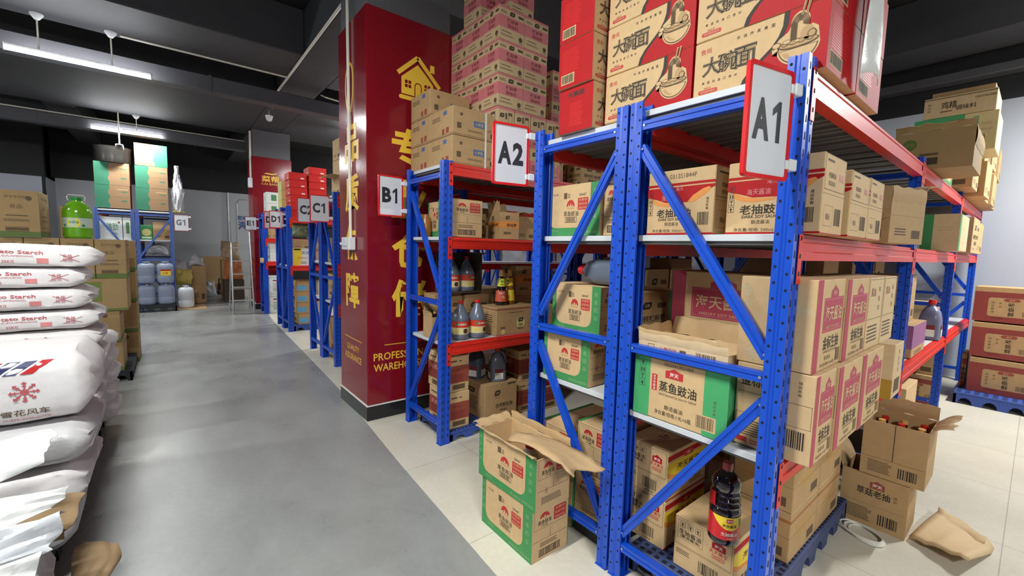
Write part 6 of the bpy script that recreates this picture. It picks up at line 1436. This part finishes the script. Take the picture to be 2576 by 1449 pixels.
m = MB(); m.box((0.115,10.98,0.0),(0.60,11.75,0.006),KRAFT_D); tag(m.build('cardboard_sheet'),'flattened brown carton lying under the white jerrycan','cardboard')
bag('big bundle of clear plastic film on the G1 rack, above the jerrycans',[(-0.34,11.5,1.12),(0.0,11.48,1.12),(-0.02,11.6,1.33),(-0.30,11.62,1.33)],FILM,81,0.05,0.12,group=None,name='film_bundle',cat='bundle')
m = MB(); m.box((-0.40,11.27,1.0),(0.02,11.75,1.03),PALLETK); tag(m.build('plank'),'dark plank under the plastic film bundle','plank')
m = MB(); m.grid(lambda u,v: (0.20+0.085*cos(2*pi*u)*(1+.8*noise1(5*v,3*cos(2*pi*u),3*sin(2*pi*u),2))*(0.75+.35*sin(5*v)), 11.36+0.085*sin(2*pi*u)*(1+.8*noise1(5*v,3*cos(2*pi*u),3*sin(2*pi*u),4))*(0.8+.3*sin(7*v)), 2.02+0.92*v), 22, 20, FILM, closed_u=True); m.box((0.10,11.3,1.995),(0.30,11.42,2.02),YELBAG)
tag(m.build('film_bundle'),'tall twisted plastic bundle at the right end of the G1 rack top','bundle')
m = MB(); m.lathe([(0,0),(0.26,0),(0.27,0.1),(0.27,0.28),(0.28,0.3),(0,0.3)],ZV,mat('dark_metal_drum',(50,48,46),0.25,metal=0.5),24); o = m.build('drum',None,(-0.77,11.45,2.866)); tag(o,'dark metal pan on top of the left green-banded column','pan')
# back corner clutter
bag('yellow bulging bag behind the white jerrycan',[(0.10,11.75,0.46),(0.40,11.72,0.46),(0.40,11.85,0.78),(0.12,11.85,0.78)],YELBAG,91,0.04,0.10,group=None,name='bulging_bag')
bag('second yellow bag on the floor behind the white jerrycan',[(0.12,11.75,0.03),(0.42,11.72,0.03),(0.42,11.85,0.40),(0.14,11.85,0.42)],YELBAG,92,0.04,0.10,group=None,name='bulging_bag')
carton('plaind',0.40,12.05,0.003,(0.26,0.4,0.85),'tall brown carton in the back corner behind the bags')
bag('grey plastic bag on top of the tall brown carton',[(0.36,12.1,0.87),(0.66,12.1,0.87),(0.60,12.25,1.10),(0.42,12.25,1.10)],FILM,93,0.04,0.08,group=None,name='bulging_bag')
bag('grey film bags heaped behind the jerrycans',[(0.05,12.0,0.5),(0.36,12.0,0.5),(0.34,12.2,0.95),(0.05,12.2,1.0)],FILM,94,0.05,0.10,group=None,name='bulging_bag')
carton('plaind',0.70,14.3,0.003,(0.5,0.4,1.0),'brown carton against the cold room wall, left one'); carton('plaind',1.21,14.35,0.003,(0.19,0.4,1.0),'brown carton against the cold room wall, right one')
bag('grey plastic bag on the floor by the brown cartons',[(0.62,13.2,0.02),(0.95,13.2,0.02),(0.9,13.4,0.38),(0.66,13.4,0.4)],FILM,95,0.04,0.10,group=None,name='bulging_bag')
m = MB(); m.box((0,0,0),(0.26,0.3,0.06),BLACKPL,0.01); m.tube([(0.03,0.1,0.06),(0.05,0.1,0.42),(0.2,0.1,0.45),(0.22,0.1,0.06)],0.02,BLACKPL,8); m.lathe([(0,0.1),(0.07,0.1),(0.08,0.2),(0.05,0.3),(0,0.3)],(0.13,0.18,0),mat('dull_red_metal',(110,40,34),0.5),14); o = m.build('floor_machine',None,(1.0,13.8,0.0)); tag(o,'small dark machine with a bent handle on the floor at the back','machine')
bag('orange-brown sack pile behind the ladder, lower',[(1.0,11.9,0.55),(1.38,11.9,0.55),(1.36,12.1,0.98),(1.02,12.1,1.0)],mat('orange_net_sack',(170,96,52),0.6,var=0.2,bump=0.4),96,0.05,0.12,group=None,name='net_sack',cat='sack')
bag('white and brown sack behind the ladder, upper',[(0.98,12.2,1.0),(1.36,12.2,1.0),(1.34,12.4,1.40),(1.0,12.4,1.44)],mat('tan_sack',(176,150,120),0.6,var=0.25,bump=0.4),97,0.05,0.12,group=None,name='net_sack',cat='sack')
carton('dark',1.0,11.95,0.003,(0.4,0.4,0.52),'dark carton behind the ladder'); carton('plaind',1.0,12.4,0.003,(0.4,0.4,0.98),'brown carton behind the orange sacks')
# ladder
t = thing('step_ladder','aluminium step ladder leaning at the end of the E1 rack','ladder',(0.96,9.9,0.0))
for sx in (0.0,0.355):
    m = MB(); m.tube([(sx,-0.03,0.0),(sx+(0.02 if sx == 0 else -0.02),0.18,1.62 if sx else 1.40)],0.016,ALU,8); m.build('side_rail', t)
    m = MB(); m.tube([(sx,0.62,0.0),(sx+(0.02 if sx == 0 else -0.02),0.2,1.42)],0.012,ALU,8); m.build('rear_leg', t)
for i in range(5):
    z = 0.25+0.26*i; y = -0.03+0.15*z; m = MB(); m.box((0.012,y-0.03,z),(0.345,y+0.06,z+0.022),ALU,0.003)
    for k in range(14): m.box((0.03+0.022*k,y-0.032,z+0.004),(0.04+0.022*k,y-0.028,z+0.018),GREYPL)
    m.build('tread', t)
for z in (0.12,0.2,0.45): 
    m = MB(); m.tube([(0.01,0.60-0.25*z,z),(0.345,0.60-0.25*z,z)],0.009,ALU,6); m.build('rear_bar', t)
carton('plain',1.40,9.5,1.03,(0.05,0.1,0.09),'small kraft flap of board at the E1 rack corner')
# things fixed to the ceiling
def cam_(label, x, y, z, dome):
    t = thing('security_camera', label, 'camera', (x,y,z))
    if dome:
        m = MB(); m.lathe([(0,0.0),(0.05,0.0),(0.055,0.02),(0.055,0.03),(0,0.03)],ZV,CLEAR,18); m.build('camera_mount', t); m = MB(); m.lathe([(0,-0.055),(0.025,-0.05),(0.042,-0.025),(0.046,0.0),(0,0.0)],ZV,CLEAR,18); m.build('dome', t)
        m = MB(); m.tube([(0,0,0.03),(0.0,0.02,0.1),(0.06,0.05,0.16),(0.05,0.08,0.4)],0.008,CLEAR,6); m.build('cable', t)
    else:
        m = MB(); m.box((-0.055,-0.10,-0.045),(0.055,0.06,0.045),GREYPL,0.012); m.lathe([(0,-0.105),(0.032,-0.105),(0.034,-0.09),(0,-0.09)],ZV,BLACKPL,16,axis='y'); m.build('camera_body', t)
        m = MB(); m.tube([(0,0,0.045),(0,0,0.63)],0.010,PIPE,8); m.build('drop_pole', t)
cam_('white dome camera under the ceiling near the far pillar',1.30,7.72,3.35,True)
cam_('grey box camera hanging on a pole over the green-banded cartons',-0.63,10.95,3.115,False)
def conduit(label, pts, r=0.012, group=None):
    m = MB(); m.tube(pts,r,PIPE,8); return tag(m.build('conduit'),label,'conduit',group)
conduit('cream conduit running from the lamp rose across the ceiling beam to the right',[(-0.34,6.86,3.735),(1.40,6.86,3.735)])
conduit('cream conduit along the edge of the long ceiling beam beside the near pillar',[(1.40,3.98,3.733),(1.40,7.75,3.733)],0.016)
conduit('pair of cream pipes lying on the far duct, upper pipe',[(-6.8,11.10,3.602),(1.38,11.10,3.602)],0.014); conduit('pair of cream pipes lying on the far duct, rear pipe',[(-6.8,11.16,3.602),(1.38,11.16,3.602)],0.014)
conduit('short bent cream conduit on the ceiling right of the aisle',[(1.96,7.3,3.74),(1.96,7.1,3.66),(2.4,7.08,3.62),(3.2,7.08,3.62)],0.012)
conduit('white cable drop down the left corner of the far pillar',[(1.398,10.45,3.7),(1.398,10.45,3.2),(1.398,10.45,2.76)],0.02)
m = MB(); m.box((1.345,10.405,2.55),(1.4195,10.50,2.75),CLEAR,0.006); tag(m.build('junction_box'),'white junction box on the left corner of the far pillar','box')
